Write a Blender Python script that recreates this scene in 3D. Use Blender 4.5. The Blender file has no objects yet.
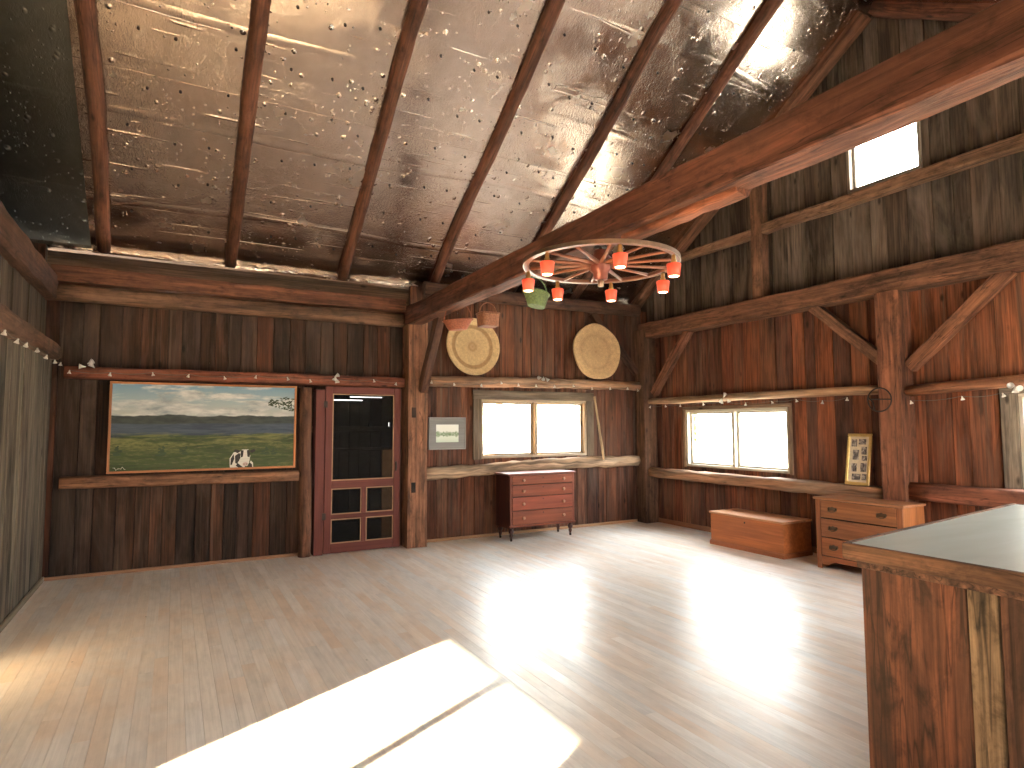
import bpy, math, random
from mathutils import Vector, Matrix
R = random.Random(7)
C = bpy.context.scene.collection
sc = bpy.context.scene

# ------------------------------------------------------------------ camera, world, sun, exposure
cam_d = bpy.data.cameras.new('camera')
cam = bpy.data.objects.new('camera', cam_d); C.objects.link(cam)
F_PX, PITCH, YAW, ROLL = 611.26, 0.0683274, 0.5043428, -0.0031562
cp, sp_, cy, sy = math.cos(PITCH), math.sin(PITCH), math.cos(YAW), math.sin(YAW)
fw = Vector((sy*cp, cy*cp, sp_)); rt = Vector((cy, -sy, 0)); up = rt.cross(fw)
r2 = math.cos(ROLL)*rt + math.sin(ROLL)*up; u2 = math.cos(ROLL)*up - math.sin(ROLL)*rt
cam.matrix_world = Matrix(((r2.x, u2.x, -fw.x, 0), (r2.y, u2.y, -fw.y, 0), (r2.z, u2.z, -fw.z, 1.55), (0, 0, 0, 1)))
cam_d.sensor_width = 36; cam_d.lens = 36*F_PX/1024; cam_d.clip_start = 0.02
sc.camera = cam
sc.view_settings.view_transform = 'Standard'; sc.view_settings.look = 'None'
sc.view_settings.gamma = 1; sc.view_settings.use_curve_mapping = False
sc.view_settings.exposure = 0.26

SKY, SUN = 30.0, 420.0
w = bpy.data.worlds.new('world'); sc.world = w; w.use_nodes = True
wn, wl = w.node_tree.nodes, w.node_tree.links
bg = wn['Background']; bg.inputs['Strength'].default_value = SKY
tc = wn.new('ShaderNodeTexCoord'); sx = wn.new('ShaderNodeSeparateXYZ'); rp = wn.new('ShaderNodeValToRGB')
rp.color_ramp.elements[0].position = 0.0; rp.color_ramp.elements[0].color = (1.0, .95, .89, 1)
rp.color_ramp.elements[1].position = 0.6; rp.color_ramp.elements[1].color = (.86, .92, 1, 1)
wl.new(tc.outputs['Generated'], sx.inputs[0]); wl.new(sx.outputs['Z'], rp.inputs[0]); wl.new(rp.outputs[0], bg.inputs['Color'])

SUN_DIR = Vector((1, .512, .1885)).normalized()
sl = bpy.data.lights.new('sun', 'SUN'); sl.energy = SUN; sl.color = (1, .80, .54); sl.angle = .012
so = bpy.data.objects.new('sun', sl); C.objects.link(so)
so.rotation_euler = SUN_DIR.to_track_quat('Z', 'Y').to_euler()

def portal(loc, normal, sxz):                       # sampling guide in a window opening (gives no light itself)
    l = bpy.data.lights.new('window_portal', 'AREA'); l.shape = 'RECTANGLE'; l.size, l.size_y = sxz
    l.cycles.is_portal = True
    o = bpy.data.objects.new('window_portal', l); C.objects.link(o); o.location = loc
    o.rotation_euler = Vector(normal).to_track_quat('-Z', 'Z').to_euler()

# ------------------------------------------------------------------ dimensions
XL, XR, YB, YS = -1.12, 6.88, 7.80, -.32            # room walls
RY, RZ, SL = 3.82, 6.30, .657                       # ridge line and roof slope
def roof(y): return RZ - SL*abs(y-RY)
WB = (3.80, 5.62, 1.09, 1.93)                       # back window x0,x1,z0,z1
WR = (5.14, 6.93, .93, 1.78)                        # right window y0,y1,z0,z1
WR2 = (1.35, 2.70, .96, 1.84)                       # second right window
WG = (3.43, 4.25, 4.27, 4.98)                       # gable window
DO = (1.42, 2.62, 0, 2.045)                          # door opening
WS1 = (-.7, .55, .9, 1.9); WS2 = (3.6, 5.6, .9, 2.2)   # unseen front wall windows behind the camera, added for fill light
portal((4.7, YB+.2, 1.5), (0, -1, 0), (1.8, .85)); portal((XR+.2, 6.03, 1.35), (-1, 0, 0), (1.8, .85))
portal((XR+.2, 2.02, 1.4), (-1, 0, 0), (1.35, .9)); portal((XR+.2, 3.87, 4.62), (-1, 0, 0), (.75, .7))
portal((-.07, YS-.2, 1.4), (0, 1, 0), (1.25, 1.0)); portal((4.6, YS-.2, 1.55), (0, 1, 0), (2, 1.3))

# ------------------------------------------------------------------ mesh helpers
class MB:
    def __init__(s): s.v = []; s.f = []; s.gr = []; s.tint = []; s.mi = []; s.sm = []
    def face(s, idx, gr, tint, mi=0, smooth=False):
        s.f.append(idx); s.gr.append(gr); s.tint.append(tint); s.mi.append(mi); s.sm.append(smooth)
    def hexa(s, p, ax, tint, mi=0, off=None):
        """p: 8 corners (bottom 4 ccw, top 4); ax: index of the grain axis"""
        b = len(s.v); s.v += [Vector(q) for q in p]
        off = off or (R.uniform(0, 50), R.uniform(0, 50), R.uniform(0, 50))
        o = [ax] + [i for i in range(3) if i != ax]
        for q in ((3,2,1,0), (4,5,6,7), (0,1,5,4), (1,2,6,5), (2,3,7,6), (3,0,4,7)):
            s.face([b+i for i in q], [(p[i][o[0]]+off[0], p[i][o[1]]+off[1], p[i][o[2]]+off[2]) for i in q], tint, mi)
    def box(s, x0, x1, y0, y1, z0, z1, ax=2, tint=(1,1,1), mi=0, off=None):
        s.hexa([(x0,y0,z0),(x1,y0,z0),(x1,y1,z0),(x0,y1,z0),(x0,y0,z1),(x1,y0,z1),(x1,y1,z1),(x0,y1,z1)], ax, tint, mi, off)
    def obox(s, c, ux, uy, uz, hx, hy, hz, ax=0, tint=(1,1,1), mi=0):
        """oriented box; half sizes hx,hy,hz along unit vectors ux,uy,uz"""
        c, ux, uy, uz = Vector(c), Vector(ux), Vector(uy), Vector(uz)
        loc = [(-1,-1,-1),(1,-1,-1),(1,1,-1),(-1,1,-1),(-1,-1,1),(1,-1,1),(1,1,1),(-1,1,1)]
        b = len(s.v); s.v += [c + ux*hx*a + uy*hy*bb + uz*hz*d for a, bb, d in loc]
        L = [(hx*a, hy*bb, hz*d) for a, bb, d in loc]; off = R.uniform(0, 50)
        o = [ax] + [i for i in range(3) if i != ax]
        for q in ((3,2,1,0), (4,5,6,7), (0,1,5,4), (1,2,6,5), (2,3,7,6), (3,0,4,7)):
            s.face([b+i for i in q], [tuple(L[i][k]+off for k in o) for i in q], tint, mi)
    def loft(s, rings, locs, tint=(1,1,1), mi=0, smooth=False, caps=True, along=None):
        """rings: lists of points; locs: same shape, local cross coords for the grain"""
        b = len(s.v); n = len(rings[0]); off = R.uniform(0, 50)
        for r in rings: s.v += [Vector(p) for p in r]
        if along is None:
            along = [0]
            for i in range(1, len(rings)): along.append(along[-1] + (Vector(rings[i][0])-Vector(rings[i-1][0])).length)
        g = lambda i, j: (along[i]+off, locs[i][j][0]+off, locs[i][j][1]+off)
        for i in range(len(rings)-1):
            for j in range(n):
                k = (j+1) % n
                s.face([b+i*n+j, b+i*n+k, b+(i+1)*n+k, b+(i+1)*n+j], [g(i,j), g(i,k), g(i+1,k), g(i+1,j)], tint, mi, smooth)
        if caps:
            s.face([b+j for j in reversed(range(n))], [g(0,j) for j in reversed(range(n))], tint, mi)
            e = len(rings)-1
            s.face([b+e*n+j for j in range(n)], [g(e,j) for j in range(n)], tint, mi)
    def beam(s, p0, p1, w, h, up=(0,0,1), jit=.008, step=.3, rnd=.2, tint=(1,1,1), taper=1.0, bow=0.0, mi=0, n=3, wob=0.0):
        """hewn timber from p0 to p1, w across, h along 'up'; rnd 1 = round log"""
        p0, p1 = Vector(p0), Vector(p1); d = p1-p0; L = d.length; d.normalize()
        u = Vector(up); u = (u - d*u.dot(d)).normalized(); x = d.cross(u)
        sec = []
        if rnd >= .99:
            sec = [(math.cos(a)*.5, math.sin(a)*.5) for a in [2*math.pi*k/14 for k in range(14)]]
        else:
            r = rnd*.5
            for sx_, sy_ in ((1,-1),(1,1),(-1,1),(-1,-1)):
                cx, cy_ = sx_*(.5-r), sy_*(.5-r)
                a0 = {(1,-1):-90, (1,1):0, (-1,1):90, (-1,-1):180}[(sx_,sy_)]
                for k in range(n): a = math.radians(a0+90*k/(n-1)); sec.append((cx+r*math.cos(a), cy_+r*math.sin(a)))
        m = max(2, int(L/step)+1); rings = []; locs = []
        ph = [R.uniform(0, 6.28) for _ in range(4)]
        jj = [[0]*len(sec)]
        for i in range(m+1):
            t = i/m; k = 1+(taper-1)*t; row = []; lr = []
            ox = wob*math.sin(3.1*t*L*.5+ph[0]) + wob*.5*math.sin(2.3*t*L+ph[1]); oy = bow*4*t*(1-t) + wob*math.sin(2.7*t*L*.5+ph[2])
            for q, (a, bb) in enumerate(sec):
                j1 = R.uniform(-jit, jit); j2 = R.uniform(-jit, jit)
                pa, pb = a*w*k+j1+ox, bb*h*k+j2+oy
                row.append(p0 + d*(L*t) + x*pa + u*pb); lr.append((a*w*k, bb*h*k))
            rings.append(row); locs.append(lr)
        s.loft(rings, locs, tint, mi, smooth=(rnd > .3), along=[L*i/m for i in range(m+1)])
    def lathe(s, prof, c, axis=(0,0,1), seg=16, tint=(1,1,1), mi=0, smooth=True, caps=True):
        """prof: (radius, height) list along the axis"""
        c = Vector(c); a = Vector(axis).normalized(); t = a.orthogonal().normalized(); bt = a.cross(t)
        rings = []; locs = []
        for r, z in prof:
            rings.append([c + a*z + (t*math.cos(6.28319*k/seg) + bt*math.sin(6.28319*k/seg))*r for k in range(seg)])
            locs.append([(r*math.cos(6.28319*k/seg), r*math.sin(6.28319*k/seg)) for k in range(seg)])
        s.loft(rings, locs, tint, mi, smooth, caps, along=[z for r, z in prof])
    def tube(s, pts, r, seg=6, tint=(1,1,1), mi=0, closed=False):
        pts = [Vector(p) for p in pts]; n = len(pts); rings = []; locs = []
        ref = None
        for i in range(n):
            if closed: d = (pts[(i+1) % n]-pts[i-1]).normalized()
            else: d = (pts[min(i+1, n-1)]-pts[max(i-1, 0)]).normalized()
            if ref is None: ref = d.orthogonal()
            t = (ref - d*ref.dot(d)).normalized(); ref = t; bt = d.cross(t)
            rr = r[i] if isinstance(r, (list, tuple)) else r
            rings.append([pts[i] + (t*math.cos(6.28319*k/seg) + bt*math.sin(6.28319*k/seg))*rr for k in range(seg)])
            locs.append([(rr*math.cos(6.28319*k/seg), rr*math.sin(6.28319*k/seg)) for k in range(seg)])
        if closed: rings.append(rings[0]); locs.append(locs[0])
        s.loft(rings, locs, tint, mi, True, caps=not closed)
    def poly(s, pts, th, nrm, tint=(1,1,1), mi=0):
        """flat outline with thickness th along nrm"""
        nrm = Vector(nrm); a = [Vector(p) for p in pts]; b = [p+nrm*th for p in a]
        s.loft([a, b], [[(p.x, p.z) for p in a], [(p.x, p.z) for p in b]], tint, mi)

LOC = {}
def tagp(o, label=None, cat=None, group=None, kind=None):
    if label: o['label'] = label
    if cat: o['category'] = cat
    if group: o['group'] = group
    if kind: o['kind'] = kind
    return o
def thing(name, label, cat, loc, group=None):
    o = bpy.data.objects.new(name, None); C.objects.link(o); o.location = loc; o.empty_display_size = .1
    LOC[o.name] = Vector(loc); return tagp(o, label, cat, group, 'thing')
def obj(name, mb, mats, parent=None, bevel=0, seg=1):
    if not isinstance(mats, (list, tuple)): mats = [mats]
    if parent is not None: L = LOC[parent.name]
    else:
        lo = Vector([min(p[i] for p in mb.v) for i in range(3)]); hi = Vector([max(p[i] for p in mb.v) for i in range(3)])
        L = Vector(((lo.x+hi.x)/2, (lo.y+hi.y)/2, lo.z))
    me = bpy.data.meshes.new(name); me.from_pydata([p-L for p in mb.v], [], mb.f)
    for m in mats: me.materials.append(m)
    at = me.attributes.new('gr', 'FLOAT_VECTOR', 'CORNER'); at.data.foreach_set('vector', [c for f in mb.gr for g in f for c in g])
    ct = me.attributes.new('tint', 'FLOAT_COLOR', 'CORNER')
    ct.data.foreach_set('color', [c for f, t in zip(mb.f, mb.tint) for _ in f for c in (t[0], t[1], t[2], 1)])
    me.polygons.foreach_set('material_index', mb.mi); me.polygons.foreach_set('use_smooth', mb.sm)
    me.update()
    o = bpy.data.objects.new(name, me); C.objects.link(o)
    if parent is not None: o.parent = parent; LOC[o.name] = L
    else: o.location = L; LOC[o.name] = L
    if bevel:
        b = o.modifiers.new('bevel', 'BEVEL'); b.width = bevel; b.segments = seg; b.limit_method = 'ANGLE'; b.angle_limit = .7
    return o
def solo(name, mb, mats, label, cat, group=None, bevel=0): return tagp(obj(name, mb, mats, None, bevel), label, cat, group, 'thing')
def struct(name, mb, mats, parent=None, bevel=0):
    o = obj(name, mb, mats, parent, bevel)
    if parent is None: o['kind'] = 'structure'
    return o

# ------------------------------------------------------------------ materials
class NT:
    def __init__(s, name):
        s.m = bpy.data.materials.new(name); s.m.use_nodes = True; s.t = s.m.node_tree
        s.b = s.t.nodes['Principled BSDF']; s.out = s.t.nodes['Material Output']
    def n(s, typ, **kw):
        x = s.t.nodes.new('ShaderNode'+typ)
        for k, v in kw.items(): setattr(x, k, v)
        return x
    def l(s, a, b): s.t.links.new(a, b)
    def attr(s, name): return s.n('Attribute', attribute_name=name)
    def mapping(s, vec, sc_, loc=(0,0,0)):
        m = s.n('Mapping'); m.inputs['Scale'].default_value = sc_; m.inputs['Location'].default_value = loc; s.l(vec, m.inputs[0]); return m.outputs[0]
    def noise(s, vec, scale=1, detail=4, rough=.55, dist=0):
        x = s.n('TexNoise'); x.inputs['Scale'].default_value = scale; x.inputs['Detail'].default_value = detail
        x.inputs['Roughness'].default_value = rough; x.inputs['Distortion'].default_value = dist; s.l(vec, x.inputs['Vector']); return x.outputs['Fac']
    def vor(s, vec, scale=1, feat='F1'):
        x = s.n('TexVoronoi', feature=feat); x.inputs['Scale'].default_value = scale; s.l(vec, x.inputs['Vector']); return x
    def ramp(s, fac, stops, interp='LINEAR'):
        r = s.n('ValToRGB'); e = r.color_ramp; e.interpolation = interp
        while len(e.elements) < len(stops): e.elements.new(.5)
        for q, (p, c) in zip(e.elements, stops):
            q.position = p; q.color = (c, c, c, 1) if isinstance(c, (int, float)) else (*c, 1)
        s.l(fac, r.inputs[0]); return r.outputs[0]
    def math(s, op, a, b=None, clamp=False):
        x = s.n('Math', operation=op, use_clamp=clamp)
        for i, q in enumerate((a, b)):
            if q is None: continue
            if isinstance(q, (int, float)): x.inputs[i].default_value = q
            else: s.l(q, x.inputs[i])
        return x.outputs[0]
    def mix(s, fac, a, b, mode='MIX'):
        x = s.n('Mix', data_type='RGBA', blend_type=mode)
        for i, q in ((0, fac), (6, a), (7, b)):
            if isinstance(q, (int, float)): x.inputs[i].default_value = q if i == 0 else (q, q, q, 1)
            elif isinstance(q, tuple): x.inputs[i].default_value = (*q, 1)
            else: s.l(q, x.inputs[i])
        return x.outputs[2]
    def bump(s, h, strength=.4, dist=.01, nrm=None):
        x = s.n('Bump'); x.inputs['Strength'].default_value = strength; x.inputs['Distance'].default_value = dist; s.l(h, x.inputs['Height'])
        if nrm is not None: s.l(nrm, x.inputs['Normal'])
        return x.outputs[0]
    def set(s, **kw):
        for k, v in kw.items():
            i = s.b.inputs[k.replace('_', ' ')]
            if isinstance(v, tuple): i.default_value = (*v, 1) if len(v) == 3 else v
            elif isinstance(v, (int, float)): i.default_value = v
            else: s.l(v, i)
        return s.m

def wood(name, rough=.75, contrast=1.0, bump=.5, weather=0.0, wcol=(.30,.27,.22), knots=True, fine=60, spec=.3, coat=0, streak=0, mott=0):
    t = NT(name); g = t.attr('gr').outputs['Vector']; tint = t.attr('tint').outputs['Color']
    f1 = t.noise(t.mapping(g, (1.1, fine, fine)), 1, 5, .62, .6)
    f2 = t.noise(t.mapping(g, (.55, 5.5, 5.5)), 1, 4, .6, 1.2)
    f3 = t.noise(t.mapping(g, (2.2, 16, 16)), 1, 3, .5, .5)
    k = 1.0
    a = t.ramp(f1, [(.30, 1-.55*contrast), (.62, 1+.30*contrast)])
    b = t.ramp(f2, [(.28, 1-.50*contrast), (.70, 1+.38*contrast)])
    c = t.ramp(f3, [(.32, 1-.28*contrast), (.66, 1+.22*contrast)])
    col = t.mix(1.0, tint, a, 'MULTIPLY'); col = t.mix(1.0, col, b, 'MULTIPLY'); col = t.mix(1.0, col, c, 'MULTIPLY')
    if streak:
        sf = t.ramp(t.noise(t.mapping(g, (.45, 15, 15), (2, 7, 1)), 1, 4, .6, .5), [(.60, 0), (.72, streak)])
        col = t.mix(sf, col, wcol)
        df = t.ramp(t.noise(t.mapping(g, (.8, 7, 7), (5, 1, 8)), 1, 4, .65, .7), [(.30, .30), (.50, 1)])
        col = t.mix(1.0, col, df, 'MULTIPLY')
    if mott:
        mf = t.noise(t.mapping(g, (5, 9, 9), (1, 2, 3)), 1, 5, .7, .4)
        col = t.mix(1.0, col, t.ramp(mf, [(.34, 1-mott), (.5, 1.0), (.72, 1+.5*mott)]), 'MULTIPLY')
        ck = t.math('ABSOLUTE', t.math('SUBTRACT', t.noise(t.mapping(g, (.5, 9, 9), (8, 8, 1)), 1, 3, .6, .3), .5))
        col = t.mix(1.0, col, t.ramp(ck, [(.0, .35), (.012, 1)]), 'MULTIPLY')
    if weather:
        wf = t.ramp(t.noise(t.mapping(g, (.7, 3.0, 3.0), (9, 3, 5)), 1, 5, .65, .8), [(.47, 0), (.66, weather)])
        col = t.mix(wf, col, wcol)
    if knots:
        v = t.vor(t.mapping(g, (2.6, 6.5, 6.5)), 1); vs = t.n('SeparateColor'); t.l(v.outputs['Color'], vs.inputs[0])
        kn = t.ramp(t.math('ADD', v.outputs['Distance'], t.math('MULTIPLY', t.math('GREATER_THAN', vs.outputs[0], .45), 1)), [(.06, .25), (.15, 1)])
        col = t.mix(1.0, col, kn, 'MULTIPLY')
    h = t.math('ADD', f1, t.math('MULTIPLY', f3, .8))
    return t.set(Base_Color=col, Roughness=rough, Normal=t.bump(h, bump, .006), Specular_IOR_Level=spec, Coat_Weight=coat, Coat_Roughness=.25)

M = {}
M['barn'] = wood('barn_boards', .8, 1.05, .6, .30, (.15, .105, .078), streak=.55)
M['grey'] = wood('weathered_boards', .85, .95, .6, .40, (.21, .175, .145), streak=.5)
M['hewn'] = wood('hewn_timber', .75, .95, 1.0, .35, (.17, .075, .045), fine=28, mott=.5)
M['log'] = wood('peeled_log', .75, 1.0, 1.0, .45, (.34, .27, .20), fine=30, streak=.4)
M['dark'] = wood('dark_timber', .8, .8, .6, 0)
M['furn'] = wood('varnished_wood', .42, .45, .12, 0, knots=False, fine=40, spec=.3)
M['pine'] = wood('pine_wood', .45, .5, .12, 0, knots=True, fine=30, spec=.45)
M['paint'] = wood('painted_wood', .6, .25, .25, 0, knots=False)
M['bar'] = wood('rough_sawn_board', .75, 1.2, 1.0, .75, (.045, .028, .018), fine=40, mott=.6)

def plain(name, col, rough=.6, metal=0, emis=None, es=0, var=.12, scale=25):
    t = NT(name); tcn = t.n('TexCoord').outputs['Object']
    n = t.noise(tcn, scale, 3); c = t.mix(1.0, col, t.ramp(n, [(.3, 1-var), (.7, 1+var)]), 'MULTIPLY')
    t.set(Base_Color=c, Roughness=rough, Metallic=metal)
    if emis: t.set(Emission_Color=emis, Emission_Strength=es)
    return t.m
M['iron'] = plain('dark_iron', (.05, .035, .03), .5, .7)
M['brass'] = plain('brass', (.75, .5, .2), .3, 1)
M['white'] = plain('white_plastic', (.6, .57, .52), .4)
M['cord'] = plain('thin_cord', (.12, .10, .08), .7)
M['knobdark'] = plain('dark_knob', (.10, .04, .025), .28, 0)
M['knobwood'] = plain('polished_knob', (.38, .20, .13), .16)
M['knobwhite'] = plain('pale_knob', (.75, .62, .52), .3)
M['hubmetal'] = plain('red_iron', (.22, .06, .04), .35, .4)
M['black'] = plain('flat_black', (.015, .013, .012), .9)
M['zinc'] = None

def glass(name, tint=(1,1,1)):
    t = NT(name); tr = t.n('BsdfTransparent'); tr.inputs[0].default_value = (*tint, 1)
    gl = t.n('BsdfGlossy'); gl.inputs['Roughness'].default_value = .03; fr = t.n('Fresnel'); fr.inputs[0].default_value = 1.45
    mx = t.n('MixShader'); ge = t.n('NewGeometry'); t.l(t.math('MULTIPLY', fr.outputs[0], t.math('SUBTRACT', 1, ge.outputs['Backfacing'])), mx.inputs[0]); t.l(tr.outputs[0], mx.inputs[1]); t.l(gl.outputs[0], mx.inputs[2])
    t.l(mx.outputs[0], t.out.inputs['Surface']); return t.m
M['glass'] = glass('window_glass', (.97, .99, .97))

def mesh_screen():
    t = NT('insect_screen'); tr = t.n('BsdfTransparent'); tr.inputs[0].default_value = (.62, .62, .62, 1)
    d = t.n('BsdfDiffuse'); d.inputs[0].default_value = (.03, .03, .03, 1)
    mx = t.n('MixShader'); mx.inputs[0].default_value = .35
    t.l(tr.outputs[0], mx.inputs[1]); t.l(d.outputs[0], mx.inputs[2]); t.l(mx.outputs[0], t.out.inputs['Surface']); return t.m
M['screen'] = mesh_screen()

def foil(name, base, r0, r1, lines=True):
    t = NT(name); g = t.attr('gr').outputs['Vector']
    big = t.noise(t.mapping(g, (1, 1, 1)), .9, 3, .5)
    mid = t.noise(t.mapping(g, (1, 1, 1)), 7, 4, .6, .4)
    crk = t.noise(t.mapping(g, (1, .6, 1)), 42, 4, .65, 1.0)
    crkm = t.math('MULTIPLY', crk, t.ramp(t.noise(g, 1.7, 2), [(.42, .10), (.60, .8)]))
    # round blisters where air is caught under the foil
    v = t.vor(g, 11); dome = t.math('SUBTRACT', 1, t.ramp(v.outputs['Distance'], [(.0, 0), (.34, 1)], 'EASE'))
    sc_ = t.n('SeparateColor'); t.l(v.outputs['Color'], sc_.inputs[0])
    zone = t.ramp(t.noise(t.mapping(g, (1, .8, 1), (3, 1, 0)), 1.6, 2), [(.42, .03), (.58, .38)])
    on = t.math('LESS_THAN', sc_.outputs[0], zone)
    dome = t.math('MULTIPLY', dome, on)
    v2 = t.vor(g, 31); d2 = t.math('SUBTRACT', 1, t.ramp(v2.outputs['Distance'], [(.0, 0), (.36, 1)], 'EASE'))
    sc2 = t.n('SeparateColor'); t.l(v2.outputs['Color'], sc2.inputs[0])
    d2 = t.math('MULTIPLY', d2, t.math('LESS_THAN', sc2.outputs[0], t.math('MULTIPLY', zone, .75)))
    # thin creases
    def creases(scale, dist, width, lo, hi, seed):
        wv = t.n('TexWave', wave_type='BANDS', bands_direction='Y'); wv.inputs['Scale'].default_value = scale; wv.inputs['Distortion'].default_value = dist
        wv.inputs['Detail'].default_value = 2; wv.inputs['Detail Scale'].default_value = .5; t.l(t.mapping(g, (.6, 1, 1), (0, seed, 0)), wv.inputs['Vector'])
        m_ = t.ramp(t.noise(t.mapping(g, (1.3, 3.0, 1), (seed, 0, 0)), 1, 2), [(lo, 0), (hi, 1)])
        return t.math('MULTIPLY', t.ramp(wv.outputs['Fac'], [(1-width, 0), (1, 1)]), m_)
    line = t.math('ADD', t.math('MULTIPLY', creases(.8, 1.3, .012, .50, .62, 3.1), .4), t.math('MULTIPLY', creases(2.1, 2.2, .02, .54, .66, 7.7), .25))
    if not lines: line = t.math('MULTIPLY', line, 0)
    wv = t.n('TexWave', wave_type='BANDS', bands_direction='Y'); wv.inputs['Scale'].default_value = .30; wv.inputs['Distortion'].default_value = 1.2
    wv.inputs['Detail'].default_value = 1; t.l(g, wv.inputs['Vector'])
    cre = t.ramp(wv.outputs['Fac'], [(.985, 0), (1, 1)])
    h1 = t.math('ADD', t.math('MULTIPLY', big, .9), t.math('MULTIPLY', mid, .14))
    n1 = t.bump(h1, .16, .05)
    h2 = t.math('ADD', t.math('MULTIPLY', crkm, .5), t.math('ADD', dome, t.math('MULTIPLY', d2, .5)))
    h2 = t.math('ADD', h2, t.math('MULTIPLY', cre, .25)); h2 = t.math('ADD', h2, line)
    n2 = t.bump(h2, .75, .014, n1)
    ro = t.ramp(t.noise(g, 2.3, 4), [(.3, r0), (.7, r1)])
    col = t.mix(t.ramp(mid, [(.3, 0), (.7, 1)]), tuple(c*.85 for c in base), base)
    return t.set(Base_Color=col, Metallic=1.0, Roughness=ro, Normal=n2)
M['foil'] = foil('foil_insulation', (.64, .525, .445), .16, .29)
M['foildark'] = foil('shaded_foil', (.12, .115, .10), .38, .5, False)  # same foil, with the gloom of the left bay put into its base colour

def floor_mat():
    t = NT('pale_floorboards'); g = t.attr('gr').outputs['Vector']; tint = t.attr('tint').outputs['Color']
    f1 = t.noise(t.mapping(g, (1.5, 70, 1)), 1, 4, .6, .4); f2 = t.noise(t.mapping(g, (.8, .8, 1)), 1, 5, .6, .5)
    f3 = t.noise(t.mapping(g, (5, 14, 1)), 1, 4, .6)
    c = t.mix(1.0, tint, t.ramp(f1, [(.3, .90), (.65, 1.06)]), 'MULTIPLY')
    c = t.mix(t.ramp(f2, [(.45, 0), (.68, .60)]), c, (.74, .53, .37))
    c = t.mix(1.0, c, t.ramp(f3, [(.25, .86), (.55, 1.03)]), 'MULTIPLY')
    v = t.vor(t.mapping(g, (1.6, 3, 1)), 1)
    c = t.mix(1.0, c, t.ramp(v.outputs['Distance'], [(.012, .45), (.03, 1)]), 'MULTIPLY')
    ro = t.ramp(t.noise(g, 1.3, 4), [(.3, .30), (.7, .42)])
    return t.set(Base_Color=c, Roughness=ro, Specular_IOR_Level=.5, Normal=t.bump(t.math('ADD', f1, f3), .10, .004))
M['floor'] = floor_mat()

def zinc():
    t = NT('worn_zinc_sheet'); g = t.attr('gr').outputs['Vector']
    a = t.noise(t.mapping(g, (1.2, 6, 6)), 1, 5, .65, .6); b = t.noise(g, 9, 4)
    c = t.ramp(a, [(.25, (.44, .475, .42)), (.5, (.51, .555, .51)), (.75, (.58, .63, .60))])
    return t.set(Base_Color=c, Metallic=0.0, Roughness=.28)
M['zinc'] = zinc()

# ------------------------------------------------------------------ walls of boards
RED = [(0.1572, 0.0472, 0.0193), (0.1857, 0.0572, 0.0236), (0.1286, 0.0385, 0.0179), (0.2, 0.0679, 0.03), (0.0929, 0.0329, 0.0186), (0.1572, 0.0629, 0.0329)]
BRN = [(0.0413, 0.0182, 0.0103), (0.0552, 0.0236, 0.0126), (0.0316, 0.0154, 0.0095), (0.0631, 0.0261, 0.0134), (0.0454, 0.0236, 0.0158), (0.0789, 0.0261, 0.0122)]
GAB = [(0.0821, 0.0547, 0.0391), (0.1017, 0.0719, 0.0532), (0.0626, 0.0414, 0.0297), (0.1251, 0.0923, 0.0704), (0.0509, 0.0344, 0.025), (0.0938, 0.0665, 0.0516)]
GRY = [(0.1066, 0.0852, 0.0629), (0.1279, 0.1039, 0.0773), (0.0879, 0.0682, 0.049), (0.1119, 0.0879, 0.0639), (0.1439, 0.1199, 0.0906)]
def boards(mb, u0, u1, z0, ztop, wmin, wmax, put, cols, holes=(), gap=.006, dep=.012, back=True):
    """vertical boards from u0 to u1; put(ua, ub, za, zb_a, zb_b, depth, tint, off); holes are (u0,u1,z0,z1)"""
    u = u0
    while u < u1-.01:
        wd = R.uniform(wmin, wmax); ub = min(u+wd, u1)
        if u1-ub < wmin*.5: ub = u1
        tint = R.choice(cols); k = R.uniform(.78, 1.25); tint = tuple(c*k for c in tint); d = R.uniform(0, dep)
        off = (R.uniform(0, 50), R.uniform(0, 50), R.uniform(0, 50))
        a, b = u+gap/2, ub-gap/2
        cuts = sorted({a, b} | {h[i] for h in holes for i in (0, 1) if a < h[i] < b})
        for p, q in zip(cuts, cuts[1:]):
            m = (p+q)/2; zs = sorted((h[2], h[3]) for h in holes if h[0] < m < h[1]); z = z0
            for h0, h1 in zs:
                if h0 > z+.005: put(p, q, z, h0, h0, d, tint, off)
                z = max(z, h1)
            if ztop(m) > z+.01: put(p, q, z, ztop(p), ztop(q), d, tint, off)
        u = ub
    if back:
        cuts = sorted({u0, u1} | {h[i] for h in holes for i in (0, 1) if u0 < h[i] < u1} | ({RY} if u0 < RY < u1 and abs(ztop(RY)-ztop(u0)) > .3 else set()))
        for p, q in zip(cuts, cuts[1:]):
            m = (p+q)/2; z = z0
            for h0, h1 in sorted((h[2], h[3]) for h in holes if h[0] < m < h[1]):
                if h0 > z+.005: put(p, q, z, h0, h0, .042, (.02,.012,.008), (0,0,0))
                z = max(z, h1)
            if ztop(m) > z+.01: put(p, q, z, ztop(p), ztop(q), .042, (.02,.012,.008), (0,0,0))
def put_y(Y, sgn, th):       # wall across y = Y, solid towards sgn
    def f(p, q, z0, za, zb, d, tint, off):
        y0, y1 = sorted((Y+sgn*d, Y+sgn*(th+d)))
        f.mb.hexa([(p,y0,z0),(q,y0,z0),(q,y1,z0),(p,y1,z0),(p,y0,za),(q,y0,zb),(q,y1,zb),(p,y1,za)], 2, tint, 0, off)
    return f
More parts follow.
